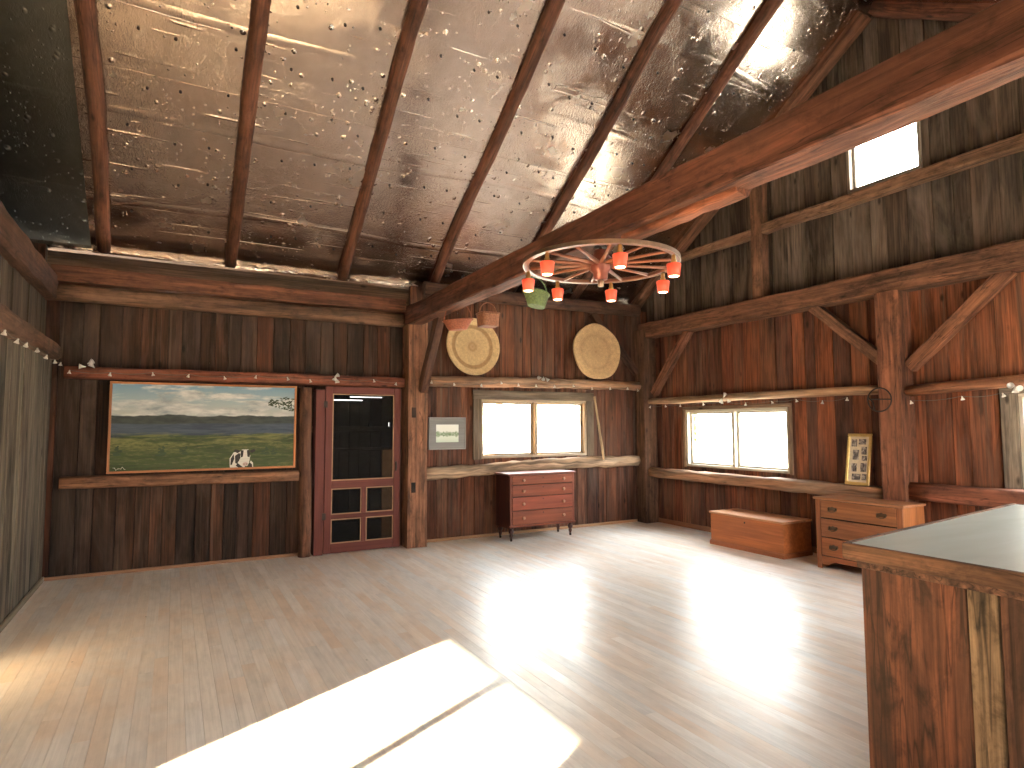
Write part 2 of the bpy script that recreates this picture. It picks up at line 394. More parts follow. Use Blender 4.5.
def put_x(X, sgn, th):
    def f(p, q, z0, za, zb, d, tint, off):
        x0, x1 = sorted((X+sgn*d, X+sgn*(th+d)))
        f.mb.hexa([(x0,p,z0),(x1,p,z0),(x1,q,z0),(x0,q,z0),(x0,p,za),(x1,p,za),(x1,q,zb),(x0,q,zb)], 2, tint, 0, off)
    return f

# floor: narrow strips running towards the back wall
mb = MB(); x = -4.3
while x < XR+.1:
    wd = .083; y = YS-.1 - R.uniform(0, 2)
    while y < YB+.1:
        L = R.uniform(1.6, 3.6); k = R.uniform(.93, 1.06); h = R.uniform(-.02, .02)
        t = (.80*k+h, .74*k, .685*k-h)
        x0, x1, y0, y1 = x+.0006, x+wd-.0006, max(y, YS-.1), min(y+L-.001, YB+.1)
        if y1 > y0: mb.box(x0, x1, y0, y1, -.04, R.uniform(-.0006, 0), 1, t)
        y += L
    x += wd
mb.box(-4.3, XR+.1, YS-.1, YB+.1, -.09, -.0405, 1, (.05, .035, .025))
struct('floor', mb, M['floor'])

pk = .012
mb = MB(); f = put_y(YB, 1, .05); f.mb = mb
boards(mb, XL-.1, 2.75, 0, lambda u: 3.0, .11, .21, f, BRN, [DO, (.782, .787, .40, .62), (.335, .345, 2.27, 2.29), (1.28,1.29,.55,.57)])
boards(mb, 2.75, XR+.1, 0, lambda u: 3.45, .13, .25, f, [tuple(.5*(a+b) for a, b in zip(p, q)) for p, q in zip(RED, BRN)], [WB])
struct('wall_back', mb, M['barn'], bevel=.004)
mb = MB(); f = put_x(XR, 1, .05); f.mb = mb
boards(mb, YS-.1, YB+.1, 0, lambda u: 3.12, .13, .27, f, RED, [WR, WR2], dep=.015)
wr = struct('wall_right', mb, M['barn'], bevel=.004)
mb = MB(); f = put_x(XR+.01, 1, .05); f.mb = mb
slits = [(2.02, 2.03, 4.5, 4.75), (2.02, 2.035, 4.85, 4.9), (1.95, 1.963, 5.0, 5.12), (5.97, 5.985, 3.62, 3.66), (2.75,2.757,4.15,4.4), (5.31,5.32,3.05,3.1), (3.03,3.036,3.6,3.63)]
boards(mb, YS-.1, YB+.3, 3.12, lambda u: roof(u)+.05, .15, .27, f, GAB, [WG]+slits, dep=.02)
struct('wall_right_gable', mb, M['grey'], wr, bevel=.004)
mb = MB(); f = put_x(XL, -1, .04); f.mb = mb
boards(mb, YS-.1, YB, 0, lambda u: 2.30, .12, .21, f, GRY, [(6.36, 6.372, 1.27, 1.38)])
wlft = struct('wall_left', mb, M['grey'], bevel=.004)
mb = MB(); f = put_x(XL-.06, -1, .04); f.mb = mb
boards(mb, YS-.1, YB, 2.30, lambda u: 2.95, .14, .24, f, [(.07,.05,.035), (.05,.036,.026), (.09,.065,.045)])
struct('wall_left_upper', mb, M['barn'], wlft, bevel=.004)
mb = MB(); f = put_y(YS, -1, .05); f.mb = mb
boards(mb, -4.3, XR+.1, 0, lambda u: roof(YS)+.05, .18, .28, f, BRN, [WS1, WS2])
struct('wall_front', mb, M['barn'])
# the dark bay beyond the left wall, seen only above it
mb = MB(); f = put_x(-4.2, -1, .05); f.mb = mb
boards(mb, YS-.1, YB+.4, 0, lambda u: roof(u)+.05, .18, .28, f, BRN)
f = put_y(YB, 1, .05); f.mb = mb
boards(mb, -4.2, XL-.1, 0, lambda u: 3.45, .18, .28, f, BRN)
struct('wall_bay', mb, M['barn'])

# ceiling: sheets of foil between the roof and the rafters
mb = MB()
def slope_pt(x, y, dz=0): return (x, y, roof(y)+dz)
def sheet(x0, x1, y0, y1, mi, dz=0, tint=(1,1,1), off=(0,0)):
    th = .03; p = []
    for q in (0, th):
        p += [slope_pt(x0, y0, dz+q), slope_pt(x1, y0, dz+q), slope_pt(x1, y1, dz+q), slope_pt(x0, y1, dz+q)]
    b = len(mb.v); mb.v += [Vector(q) for q in p]
    for q in ((3,2,1,0), (4,5,6,7), (0,1,5,4), (1,2,6,5), (2,3,7,6), (3,0,4,7)):
        mb.face([b+i for i in q], [(p[i][0]+off[0], p[i][1]*1.1966+off[1], 0) for i in q], tint, mi)
yy = [8.10, 7.15, 6.22, 5.29, 4.40, RY]
for i in range(5):
    sheet(-.86, XR+.05, yy[i+1], yy[i]+.04*(i > 0), 0, -.004*(i % 2), off=(i*.7, 0))
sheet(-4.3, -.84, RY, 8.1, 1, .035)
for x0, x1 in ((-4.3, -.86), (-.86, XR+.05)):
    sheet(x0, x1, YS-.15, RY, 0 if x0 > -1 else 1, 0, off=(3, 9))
# fastener washers holding the foil: rows across the sheets
nr = Vector((0, SL, 1)).normalized()
def washer(x, y):
    c = Vector(slope_pt(x, y, -.006)); R0 = .014
    mb.lathe([(R0, -.004), (R0*.9, -.009), (R0*.35, -.011), (.004, -.006)], c, nr, 10, (1,1,1), 2)
rafx = [-.74, .53, 1.85, 3.12, 4.36, 5.50, 6.66]
for a, b in zip(rafx, rafx[1:]):
    for y in [5.0, 5.46, 5.88, 6.30, 6.72, 7.15, 7.6]:
        for k in (.27, .55, .82):
            washer(a+(b-a)*k+R.uniform(-.09, .09), y+R.uniform(-.07, .07))
    for y in (4.4, 4.0): washer((a+b)/2+R.uniform(-.2, .2), y)
# the ragged lower edge of the foil, folded towards the room
x = -1.5; prev = None; x_end = 4.6; rows = []
while x < x_end:
    ya = 8.03+R.uniform(-.006, .006); zt = roof(8.03)-.008
    hgt = .05+.012*math.sin(x*3)+R.uniform(-.005, .005)
    rows.append(((x, ya, zt+.02), (x, ya-.03+R.uniform(-.004,.004), zt-hgt*.5), (x, ya-.02, zt-hgt))); x += .055
for r0, r1 in zip(rows, rows[1:]):
    b = len(mb.v); mb.v += [Vector(q) for q in r0+r1]
    for i in range(2):
        q = [b+i, b+i+1, b+3+i+1, b+3+i]; mb.face(q, [(mb.v[k].x, mb.v[k].z*1.2, 0) for k in q], (1,1,1), 0, False)
ceil = struct('ceiling', mb, [M['foil'], M['foildark'], M['iron']])
# outer roof boards over the foil
mb = MB()
for s_ in (-1, 1):
    ye = RY+s_*4.75
    p = []
    for dz in (.08, .14):
        p += [(-4.5, RY, RZ+dz), (XR+.5, RY, RZ+dz), (XR+.5, ye, roof(ye)+dz), (-4.5, ye, roof(ye)+dz)]
    mb.hexa(p, 0, (.10, .06, .04))
struct('roof', mb, M['dark'])

# baseboards
mb = MB(); mb.box(XL, 1.36, YB-.022, YB-.001, 0, .035, 0, (.32,.17,.10)); mb.box(2.92, XR, YB-.022, YB-.001, 0, .04, 0, (.36,.20,.11))
struct('baseboard_back', mb, M['paint'], bevel=.004)
mb = MB(); mb.box(XL+.001, XL+.022, YS, YB-.03, 0, .05, 1, (.25,.20,.14)); struct('baseboard_left', mb, M['paint'], bevel=.004)
mb = MB(); mb.box(XR-.025, XR-.001, YS, YB-.03, 0, .07, 1, (.24,.11,.06)); struct('baseboard_right', mb, M['paint'], bevel=.004)

# ------------------------------------------------------------------ timber frame
TR = (.115, .042, .025); TR2 = (.115, .044, .025); TRD = (.075, .036, .024); TRL = (.150, .068, .039)
def timber(name, label, cat, p0, p1, w, h, up=(0,0,1), mat='hewn', tint=TR, group=None, **kw):
    mb = MB(); mb.beam(p0, p1, w, h, up, tint=tint, **kw); return solo(name, mb, M[mat], label, cat, group)

# rafters of the visible slope
names = ['peeled log rafter at the left edge of the shiny foil, above the dark bay',
         'peeled log rafter second from left, crossing the golden foil',
         'peeled log rafter third from left, ending above the screen door',
         'peeled log rafter whose foot meets the wall beside the large tie beam post',
         'peeled log rafter passing behind the wagon wheel chandelier and large tie beam',
         'peeled log rafter next to the gable end, between two bright foil patches']
nz = Vector((0, SL, 1)).normalized()
for i, xr in enumerate(rafx[:6]):
    a = Vector((xr+.02, 8.02, roof(8.02)-.03)); b = Vector((xr, RY+.02, RZ-.06))
    timber('rafter', names[i], 'rafter', a, b, .135, .12, nz, 'hewn', TR2, 'log rafters under the foil', rnd=1, jit=.006, step=.22, taper=1.18, wob=.014)
a = Vector((6.74, 7.95, roof(7.95)-.05)); b = Vector((6.74, RY+.06, RZ-.09))
timber('rafter', 'rafter against the right gable boards, sloping up from the back corner', 'rafter', a, b, .17, .15, nz, 'hewn', TRL, 'gable rafters', rnd=.5, jit=.008, wob=.01)
a = Vector((6.74, RY-.06, RZ-.09)); b = Vector((6.74, YS, roof(YS)-.09))
timber('rafter', 'rafter against the right gable boards, at the very top right corner of the photo', 'rafter', a, b, .17, .16, Vector((0,-SL,1)).normalized(), 'hewn', TR, 'gable rafters', rnd=.4, jit=.008)

# tie beams
def tie(name, label, x0, x1, z0, z1, y0, y1, tint, **kw):
    return timber(name, label, 'beam', ((x0+x1)/2, y1, (z0+z1)/2), ((x0+x1)/2, y0, (z0+z1)/2), x1-x0, z1-z0, (0,0,1), 'hewn', tint, None, **kw)
mb = MB(); mb.beam((2.72, 7.78, 2.995), (2.72, YS+.02, 2.995), .20, .24, tint=TR, rnd=.14, jit=.007, step=.25)
mb.beam((2.755, 3.3, 2.875), (2.755, 2.30, 2.868), .13, .06, tint=(.20,.066,.032), rnd=.5, jit=.012, step=.12)
solo('tie_beam', mb, M['hewn'], 'huge hewn tie beam crossing the room overhead from the door post', 'beam')
tie('tie_beam', 'rough tie beam on top of the left wall, at the left edge of the photo', XL-.20, XL+.04, 2.85, 3.10, YS+.02, 7.68, TRD, rnd=.25, jit=.008)
tie('tie_beam', 'long hewn beam across the right gable wall, resting on the wall post', 6.64, XR-.005, 2.965, 3.215, YS+.02, 7.74, TRL, rnd=.16, jit=.007)
# plates of the back wall
timber('wall_plate', 'upper hewn timber along the top of the back wall above the painting', 'beam', (XL-.02, 7.66, 3.12), (2.61, 7.66, 3.12), .16, .16, tint=(.14,.054,.03), rnd=.12, jit=.006)
timber('wall_plate', 'lower recessed timber just under the top beam above the painting', 'beam', (XL-.02, 7.715, 2.94), (2.61, 7.715, 2.94), .15, .17, tint=(.125,.066,.04), rnd=.5, jit=.008)
timber('wall_plate', 'round log beam above the two woven trays in the back corner', 'beam', (2.90, 7.70, 3.40), (6.62, 7.70, 3.42), .17, .19, tint=TRD, rnd=1, jit=.008, wob=.01)
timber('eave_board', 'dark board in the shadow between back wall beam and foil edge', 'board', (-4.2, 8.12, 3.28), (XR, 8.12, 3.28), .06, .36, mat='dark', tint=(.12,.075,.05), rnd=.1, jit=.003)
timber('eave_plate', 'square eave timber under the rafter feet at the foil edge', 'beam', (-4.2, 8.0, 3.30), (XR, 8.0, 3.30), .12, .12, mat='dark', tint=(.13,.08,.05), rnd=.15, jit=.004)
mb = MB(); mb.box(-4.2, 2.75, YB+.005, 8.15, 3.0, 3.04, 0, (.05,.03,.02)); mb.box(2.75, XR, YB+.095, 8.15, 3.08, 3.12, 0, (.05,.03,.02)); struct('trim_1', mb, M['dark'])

def post(label, x0, x1, y0, y1, z0, z1, tint, **kw):
    return timber('post', label, 'post', ((x0+x1)/2, (y0+y1)/2, z0), ((x0+x1)/2, (y0+y1)/2, z1), x1-x0, y1-y0, (0,1,0), 'hewn', tint, None, **kw)
# door post with its two mortise holes
mb = MB(); mb.beam((2.765, 7.655, 0), (2.765, 7.655, 2.91), .265, .25, (0,1,0), tint=(.22,.10,.055), rnd=.1, jit=.005, step=.3)
for z in (.70, 1.66): mb.box(2.68, 2.735, 7.522, 7.532, z, z+.13, 2, (.01,.008,.006))
solo('post', mb, M['hewn'], 'square hewn post with mortise holes beside the screen door', 'post')
post('round pole standing between the landscape painting and the screen door', 1.325, 1.475, 7.64, 7.79, 0, 2.02, (.15,.068,.04), rnd=1, jit=.006, wob=.01)
post('dark corner post between the back wall and the right wall', 6.60, 6.86, 7.56, 7.78, 0, 3.10, (.105,.055,.034), rnd=.12, jit=.005)
post('stout reddish post behind the low chest of drawers on the right wall', 6.60, 6.86, 3.60, 3.84, 0, 2.965, (.185,.072,.038), rnd=.14, jit=.006)
post('slim stud on the gable boards left of the bright gable window', 6.72, 6.885, 5.36, 5.52, 3.21, roof(5.52)-.12, (.17,.085,.05), rnd=.2, jit=.006)

def rail(label, p0, p1, w, h, tint, mat='hewn', **kw): return timber('rail', label, 'rail', p0, p1, w, h, (0,0,1), mat, tint, None, **kw)
rail('reddish rail along the back wall above the landscape painting', (XL+.12, 7.715, 2.115), (2.62, 7.715, 2.12), .15, .13, (.20,.062,.035), rnd=.35, jit=.007)
rail('brown rail under the landscape painting on the back wall', (XL+.12, 7.72, .985), (1.325, 7.72, .965), .14, .125, (.24,.115,.062), rnd=.4, jit=.007)
rail('gnarled log shelf under the two woven trays on the back wall', (2.90, 7.71, 2.16), (6.60, 7.71, 2.19), .17, .14, (.30,.15,.085), 'log', rnd=1, jit=.012, wob=.01, step=.16)
rail('pale split log under the back window behind the tall dresser', (2.90, 7.735, .93), (6.60, 7.735, .99), .115, .165, (.33,.215,.135), 'log', rnd=.8, jit=.014, wob=.014, step=.14)
rail('pale rail above the right window, from corner to post', (6.765, 7.56, 1.94), (6.755, 3.84, 1.93), .22, .095, (.34,.20,.115), 'log', rnd=.8, jit=.008, wob=.006)
rail('curved log rail right of the post, below the long brace', (6.75, 3.60, 1.90), (6.75, YS+.02, 2.05), .22, .11, (.27,.115,.058), 'hewn', rnd=.9, jit=.007, wob=.012)
rail('rough sill rail under the right window above the orange-brown chest', (6.765, 7.56, .80), (6.765, 3.84, .80), .22, .145, (.30,.16,.092), 'log', rnd=.4, jit=.012, step=.18)
rail('sill rail right of the post, behind the bar counter', (6.765, 3.60, .86), (6.765, YS+.02, .86), .22, .18, (.20,.072,.04), 'hewn', rnd=.35, jit=.008)
rail('thin girt on the gable boards from back corner to the stud', (6.80, 7.40, 4.15), (6.80, 5.525, 4.13), .13, .12, (.19,.11,.068), 'hewn', rnd=.3, jit=.008)
rail('thin girt on the gable boards under the bright gable window', (6.80, 5.355, 4.15), (6.80, YS+.02, 4.16), .13, .13, (.19,.105,.064), 'hewn', rnd=.3, jit=.008)
rail('weathered rail along the left wall where the grey boards end', (XL+.035, 7.58, 2.30), (XL+.035, YS+.02, 2.30), .13, .14, (.11,.062,.04), 'hewn', rnd=.3, jit=.007)

def brace(label, p0, p1, w, h, up, tint=TR, **kw): return timber('brace', label, 'brace', p0, p1, w, h, up, 'hewn', tint, None, **{**dict(rnd=.15, jit=.005), **kw})
brace('short diagonal brace from the door post up to the huge tie beam', (2.83, 7.55, 2.02), (2.83, 6.92, 2.96), .10, .13, (0,1,1), TRD)
brace('dark diagonal brace behind the right woven tray in the back corner', (6.60, 7.73, 2.40), (5.70, 7.73, 3.31), .09, .10, (1,0,1), TRD)
brace('diagonal brace on the right wall from corner post up to the long beam', (6.77, 7.52, 2.06), (6.77, 6.72, 2.99), .10, .12, (0,1,1), (.21,.09,.055))
brace('short diagonal brace left of the stout post on the right wall', (6.76, 3.86, 2.25), (6.76, 4.66, 2.98), .11, .12, (0,-1,1), (.21,.10,.056))
brace('long diagonal brace right of the stout post on the right wall', (6.76, 3.58, 2.15), (6.76, 2.66, 2.99), .11, .13, (0,1,1), (.195,.080,.042))

# ------------------------------------------------------------------ windows
def window(n, axis, P, r, sgn, th=.10, casing=.07, cols=2, tint=(.42,.35,.25), inset=.05, cas_tint=None):
    """window in plane axis=P (0: x, 1: y); solid goes towards sgn; r = u0,u1,z0,z1"""
    u0, u1, z0, z1 = r; ct = cas_tint or tint
    name = 'window_%d' % n
    def bx(mb, a, b, c, d, z_a, z_b, ax, t):
        c, d = sorted((P+sgn*c, P+sgn*d))
        if axis == 1: mb.box(a, b, c, d, z_a, z_b, ax, t)
        else: mb.box(c, d, a, b, z_a, z_b, {0: 1, 2: 2}[ax], t)
    mb = MB(); k = .035
    bx(mb, u0, u1, -.015, th, z0, z0+k, 0, tint); bx(mb, u0, u1, -.015, th, z1-k, z1, 0, tint)
    bx(mb, u0, u0+k, -.015, th, z0+k, z1-k, 2, tint); bx(mb, u1-k, u1, -.015, th, z0+k, z1-k, 2, tint)
    fr = struct(name, mb, M['pine'], bevel=.003)
    mb = MB(); g = .004
    if casing:
        bx(mb, u0-casing, u0-.002, -.03, -.002, z0-.01, z1+.0, 2, ct); bx(mb, u1+.002, u1+casing, -.03, -.002, z0-.01, z1, 2, ct)
        bx(mb, u0-casing, u1+casing, -.034, -.002, z1+.002, z1+casing, 0, ct)
        obj('casing', mb, M['grey'], fr, bevel=.003)
    mw = .05 if cols > 1 else 0
    ww = (u1-u0-2*k-mw*(cols-1))/cols
    for i in range(1, cols):
        mb = MB(); c_ = u0+k+ww*i+mw*(i-.5); bx(mb, c_-mw/2, c_+mw/2, -.01, th, z0+k, z1-k, 2, tint); obj('mullion', mb, M['pine'], fr, bevel=.003)
    for i in range(cols):
        a, b = u0+k+(ww+mw)*i+.002, u0+k+(ww+mw)*i+ww-.002; s_ = .03
        mb = MB()
        bx(mb, a, b, inset, inset+.03, z0+k, z0+k+s_, 0, tint); bx(mb, a, b, inset, inset+.03, z1-k-s_, z1-k, 0, tint)
        bx(mb, a, a+s_, inset, inset+.03, z0+k+s_, z1-k-s_, 2, tint); bx(mb, b-s_, b, inset, inset+.03, z0+k+s_, z1-k-s_, 2, tint)
        sa = obj('sash', mb, M['pine'], fr, bevel=.002)
        mb = MB(); bx(mb, a+s_, b-s_, inset+.012, inset+.016, z0+k+s_, z1-k-s_, 0, (1,1,1)); obj('pane', mb, M['glass'], sa)
    return fr
window(1, 1, YB, WB, 1, tint=(.30,.215,.135), casing=.13, cas_tint=(.13,.092,.062), th=.09)
window(2, 0, XR, WR, 1, tint=(.45,.40,.32), casing=.05, cas_tint=(.20,.13,.085), th=.09)
window(3, 0, XR, WR2, 1, tint=(.45,.40,.32), casing=.14, cas_tint=(.20,.165,.125), th=.09)
window(4, 0, XR+.01, WG, 1, tint=(.30,.25,.2), casing=0, cols=1, th=.08)
window(5, 1, YS, WS1, -1, cols=2); window(6, 1, YS, WS2, -1, cols=2)  # both unseen, added to let in fill light from behind

# ------------------------------------------------------------------ screen door and what is seen through it
DP = (.125, .032, .024)
mb = MB(); Y0, Y1 = 7.655, 7.695
mb.box(1.505, 1.615, Y0+.005, YB+.02, 0, 2.0, 2, DP); mb.box(2.575, 2.62, YB-.06, YB+.05, 0, 2.04, 2, (.10,.05,.03))
dr = struct('door_1', mb, M['paint'], bevel=.004)
def dpart(name, *a, t=DP, ax=2, mat='paint', bev=.004):
    mb = MB(); mb.box(*a, ax, t); return obj(name, mb, M[mat], dr, bevel=bev)
dpart('stile', 1.62, 1.705, Y0, Y1, .012, 2.04); dpart('stile', 2.485, 2.572, Y0, Y1, .012, 2.04)
dpart('rail', 1.706, 2.484, Y0+.001, Y1-.001, 1.955, 2.04, ax=0); dpart('rail', 1.706, 2.484, Y0+.001, Y1-.001, .79, .885, ax=0); dpart('rail', 1.706, 2.484, Y0+.001, Y1-.001, .012, .125, ax=0)
dpart('muntin', 1.706, 2.484, Y0+.006, Y1-.006, .42, .475, ax=0); dpart('muntin', 2.075, 2.135, Y0+.004, Y1-.008, .126, .419); dpart('muntin', 2.075, 2.135, Y0+.004, Y1-.008, .476, .789)
BD = (.36, .21, .12)
for a in ((1.706, 2.484, .886, 1.954), (1.706, 2.074, .476, .789), (2.136, 2.484, .476, .789), (1.706, 2.074, .126, .419), (2.136, 2.484, .126, .419)):
    mb = MB(); x0, x1, z0, z1 = a
    for q in ((x0, x1, z0, z0+.012), (x0, x1, z1-.012, z1), (x0, x0+.010, z0+.012, z1-.012), (x1-.010, x1, z0+.012, z1-.012)):
        mb.box(q[0], q[1], Y0+.004, Y0+.014, q[2], q[3], 0, BD)
    bd = obj('moulding', mb, M['paint'], dr)
    mb = MB(); mb.box(x0+.001, x1-.001, Y1-.014, Y1-.012, z0+.001, z1-.001, 0, (1,1,1)); obj('insect_screen', mb, M['screen'], dr)
mb = MB(); mb.box(2.50, 2.52, Y0-.025, Y0, .98, 1.10, 2, (1,1,1)); mb.box(2.502, 2.518, Y0-.04, Y0-.025, .99, 1.09, 2, (1,1,1)); obj('door_handle', mb, M['iron'], dr, bevel=.004)
for z in (.42, 1.78):
    mb = MB(); mb.box(1.598, 1.64, Y0-.006, Y0-.001, z, z+.08, 2, (1,1,1)); obj('hinge', mb, M['iron'], dr)
# the lean-to behind the door
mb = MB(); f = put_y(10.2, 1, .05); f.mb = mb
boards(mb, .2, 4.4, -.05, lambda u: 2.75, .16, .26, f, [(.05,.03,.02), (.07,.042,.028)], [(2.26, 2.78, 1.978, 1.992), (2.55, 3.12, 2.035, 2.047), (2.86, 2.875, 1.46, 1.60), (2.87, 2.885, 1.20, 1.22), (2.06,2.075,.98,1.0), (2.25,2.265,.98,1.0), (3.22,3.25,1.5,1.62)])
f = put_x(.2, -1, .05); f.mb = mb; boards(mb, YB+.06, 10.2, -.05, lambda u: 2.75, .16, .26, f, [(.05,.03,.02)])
f = put_x(3.55, 1, .05); f.mb = mb; boards(mb, YB+.06, 10.2, -.05, lambda u: 2.75, .16, .26, f, [(.05,.03,.02)], [(7.95, 8.14, .25, 1.9)])  # tall side opening added to let light onto the board behind the door
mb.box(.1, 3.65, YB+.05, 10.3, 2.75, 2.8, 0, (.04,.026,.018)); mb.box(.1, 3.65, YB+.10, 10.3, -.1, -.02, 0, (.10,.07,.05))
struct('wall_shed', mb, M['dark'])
timber('shed_girt', 'dim horizontal girt seen through the upper screen of the door', 'rail', (.2, 10.12, 1.50), (3.5, 10.12, 1.50), .1, .09, mat='dark', tint=(.12,.075,.05))
timber('shed_girt', 'lower dim girt seen through the screen door', 'rail', (.2, 10.12, 1.17), (3.5, 10.12, 1.17), .1, .05, mat='dark', tint=(.12,.075,.05))
mb = MB(); mb.box(2.61, 2.86, 8.57, 8.60, -.02, 1.21, 2, (.34,.20,.115)); solo('leaning_board', mb, M['pine'], 'tan board standing in the dark behind the screen door', 'board', bevel=.004)

# ------------------------------------------------------------------ landscape painting
def canvas():
    t = NT('landscape_canvas'); g = t.attr('gr').outputs['Vector']; s = t.n('SeparateXYZ'); t.l(g, s.inputs[0]); U, V = s.outputs['X'], s.outputs['Y']
    fx = t.noise(t.mapping(g, (6, 9, 1)), 1, 6, .62); fl = t.noise(t.mapping(g, (3.2, 15, 1)), 1, 6, .68, 1.2); fd = t.noise(t.mapping(g, (26, 40, 1)), 1, 4, .7)
    sky = t.ramp(V, [(.60, (.62, .60, .52)), (.80, (.42, .52, .56)), (1.0, (.20, .36, .50))])
    cl = t.ramp(t.math('ADD', t.noise(t.mapping(g, (3.2, 6.5, 1), (1.3, .4, 0)), 1, 6, .6, .3), t.math('MULTIPLY', V, -.18)), [(.30, 0), (.40, 1)])
    cc = t.ramp(fx, [(.34, (.34, .38, .40)), (.60, (.84, .83, .78))])
    sky = t.mix(cl, sky, cc)
    ridge = t.math('ADD', t.math('MULTIPLY', t.noise(t.mapping(g, (5, 0, 1)), 1, 3, .5), .11), .575)
    hill = t.ramp(t.noise(t.mapping(g, (14, 20, 1)), 1, 5), [(.3, (.030, .040, .040)), (.7, (.075, .085, .075))])
    lake = t.ramp(fl, [(.35, (.035, .050, .085)), (.7, (.10, .13, .17))])
    grass = t.ramp(t.math('ADD', fl, t.math('MULTIPLY', V, .15)), [(.44, (.035, .055, .018)), (.53, (.085, .12, .030)), (.60, (.17, .19, .06)), (.70, (.08, .12, .055))])
    grass = t.mix(t.ramp(fd, [(.52, 0), (.70, .55)]), grass, (.22, .22, .11)); hg = t.noise(t.mapping(g, (3.5, 17, 1), (6, 2, 0)), 1, 4, .6, .5); grass = t.mix(t.ramp(hg, [(.50, 0), (.58, .8)]), grass, (.030, .045, .018)); fy = t.noise(t.mapping(g, (2.2, 9, 1), (3.3, 5, 0)), 1, 4, .6, .4); grass = t.mix(t.math('MULTIPLY', t.ramp(fy, [(.46, 0), (.54, .9)]), t.ramp(V, [(.18, .2), (.30, 1)])), grass, (.27, .26, .09)); grass = t.mix(1.0, grass, .85, 'MULTIPLY')
    near = t.ramp(V, [(.30, 1), (.42, 0)]); grass = t.mix(t.math('MULTIPLY', near, t.ramp(fd, [(.35, 1), (.6, .1)])), grass, (.055, .085, .022))
    l1 = t.math('ADD', .395, t.math('MULTIPLY', t.math('SUBTRACT', fl, .5), .16)); l2 = t.math('ADD', .53, t.math('MULTIPLY', t.math('SUBTRACT', fx, .5), .05))
    c = t.mix(t.math('MULTIPLY', t.math('SUBTRACT', V, l1), 28, True), grass, lake)
    c = t.mix(t.math('MULTIPLY', t.math('SUBTRACT', V, l2), 60, True), c, hill)
    c = t.mix(t.math('MULTIPLY', t.math('SUBTRACT', V, ridge), 90, True), c, sky)
    c = t.mix(1.0, c, .78, 'MULTIPLY')
    return t.set(Base_Color=c, Roughness=.55, Normal=t.bump(fd, .15, .003), Specular_IOR_Level=.3)
M['canvas'] = canvas()
PX0, PX1, PZ0, PZ1, PY = -.60, 1.27, 1.065, 2.03, 7.615
pt = thing('landscape_painting', 'wide framed painting of green fields, hills and a cow on the back wall', 'painting', ((PX0+PX1)/2, PY, PZ0))
def panel(mb, x0, x1, z0, z1, y0, y1, nx=1.0, ny=1.0):     # thin box with 0..1 coords on its front
    b = len(mb.v); p = [(x0,y0,z0),(x1,y0,z0),(x1,y1,z0),(x0,y1,z0),(x0,y0,z1),(x1,y0,z1),(x1,y1,z1),(x0,y1,z1)]; mb.v += [Vector(q) for q in p]
    for q in ((3,2,1,0), (4,5,6,7), (0,1,5,4), (1,2,6,5), (2,3,7,6), (3,0,4,7)):
        mb.face([b+i for i in q], [((p[i][0]-x0)/(x1-x0)*nx, (p[i][2]-z0)/(z1-z0)*ny, 0) for i in q], (1,1,1))
mb = MB(); panel(mb, PX0+.022, PX1-.022, PZ0+.022, PZ1-.022, PY, PY+.02); cv = obj('canvas', mb, M['canvas'], pt)
mb = MB(); ft = (.42, .16, .06)
mb.box(PX0, PX1, PY-.012, PY+.026, PZ1-.024, PZ1, 0, ft); mb.box(PX0, PX1, PY-.012, PY+.026, PZ0, PZ0+.024, 0, ft)
mb.box(PX0, PX0+.024, PY-.012, PY+.026, PZ0+.0245, PZ1-.0245, 2, ft); mb.box(PX1-.024, PX1, PY-.012, PY+.026, PZ0+.0245, PZ1-.0245, 2, ft)
obj('frame', mb, M['furn'], pt, bevel=.004)
def flat(mb, pts, tint, y, k=1.0, o=(0, 0)):
    n = len(mb.v); mb.v += [Vector((o[0]+a*k, y, o[1]+b*k)) for a, b in pts]
    mb.face(list(range(n, n+len(pts))), [(a, b, 0) for a, b in pts], tint)
def ell(cx, cz, rx, rz, n=14, rot=0): return [(cx+rx*math.cos(a)*math.cos(rot)-rz*math.sin(a)*math.sin(rot), cz+rx*math.cos(a)*math.sin(rot)+rz*math.sin(a)*math.cos(rot)) for a in [6.2832*i/n for i in range(n)]]
mb = MB(); W_, K_ = (.62,.58,.52), (.03,.026,.024)          # painted cow, lower right of the canvas
ox = (.70, PZ0+.025); y = PY-.0015
flat(mb, [(-.135,0),(-.14,.10),(-.10,.17),(-.03,.18),(.02,.15),(.02,0)], W_, y, 1, ox)
flat(mb, [(-.13,.03),(-.128,.10),(-.10,.15),(-.09,.10),(-.115,.03)], K_, y-.0006, 1, ox)
flat(mb, [(-.08,.05),(-.085,.13),(-.04,.165),(-.02,.12),(-.06,.04)], K_, y-.0006, 1, ox)
flat(mb, [(-.05,0),(-.075,.02),(-.055,.05),(.0,.0)], K_, y-.0006, 1, ox)
flat(mb, [(-.015,.20),(.055,.20),(.075,.13),(.065,.05),(.045,.012),(.005,.012),(-.015,.05),(-.03,.13)], W_, y-.0012, 1, ox)
flat(mb, [(-.02,.195),(.005,.19),(-.002,.12),(-.022,.11),(-.03,.15)], K_, y-.0018, 1, ox)
flat(mb, [(.06,.195),(.038,.19),(.045,.12),(.068,.11),(.074,.15)], K_, y-.0018, 1, ox)
flat(mb, [(-.02,.185),(-.085,.205),(-.10,.185),(-.06,.16)], K_, y-.0012, 1, ox)
flat(mb, [(.06,.185),(.115,.205),(.13,.182),(.09,.158)], K_, y-.0012, 1, ox)
flat(mb, ell(.025, .035, .03, .022), (.50,.36,.32), y-.0018, 1, ox)
flat(mb, ell(.012, .035, .006, .005, 8), K_, y-.0024, 1, ox); flat(mb, ell(.038, .035, .006, .005, 8), K_, y-.0024, 1, ox)
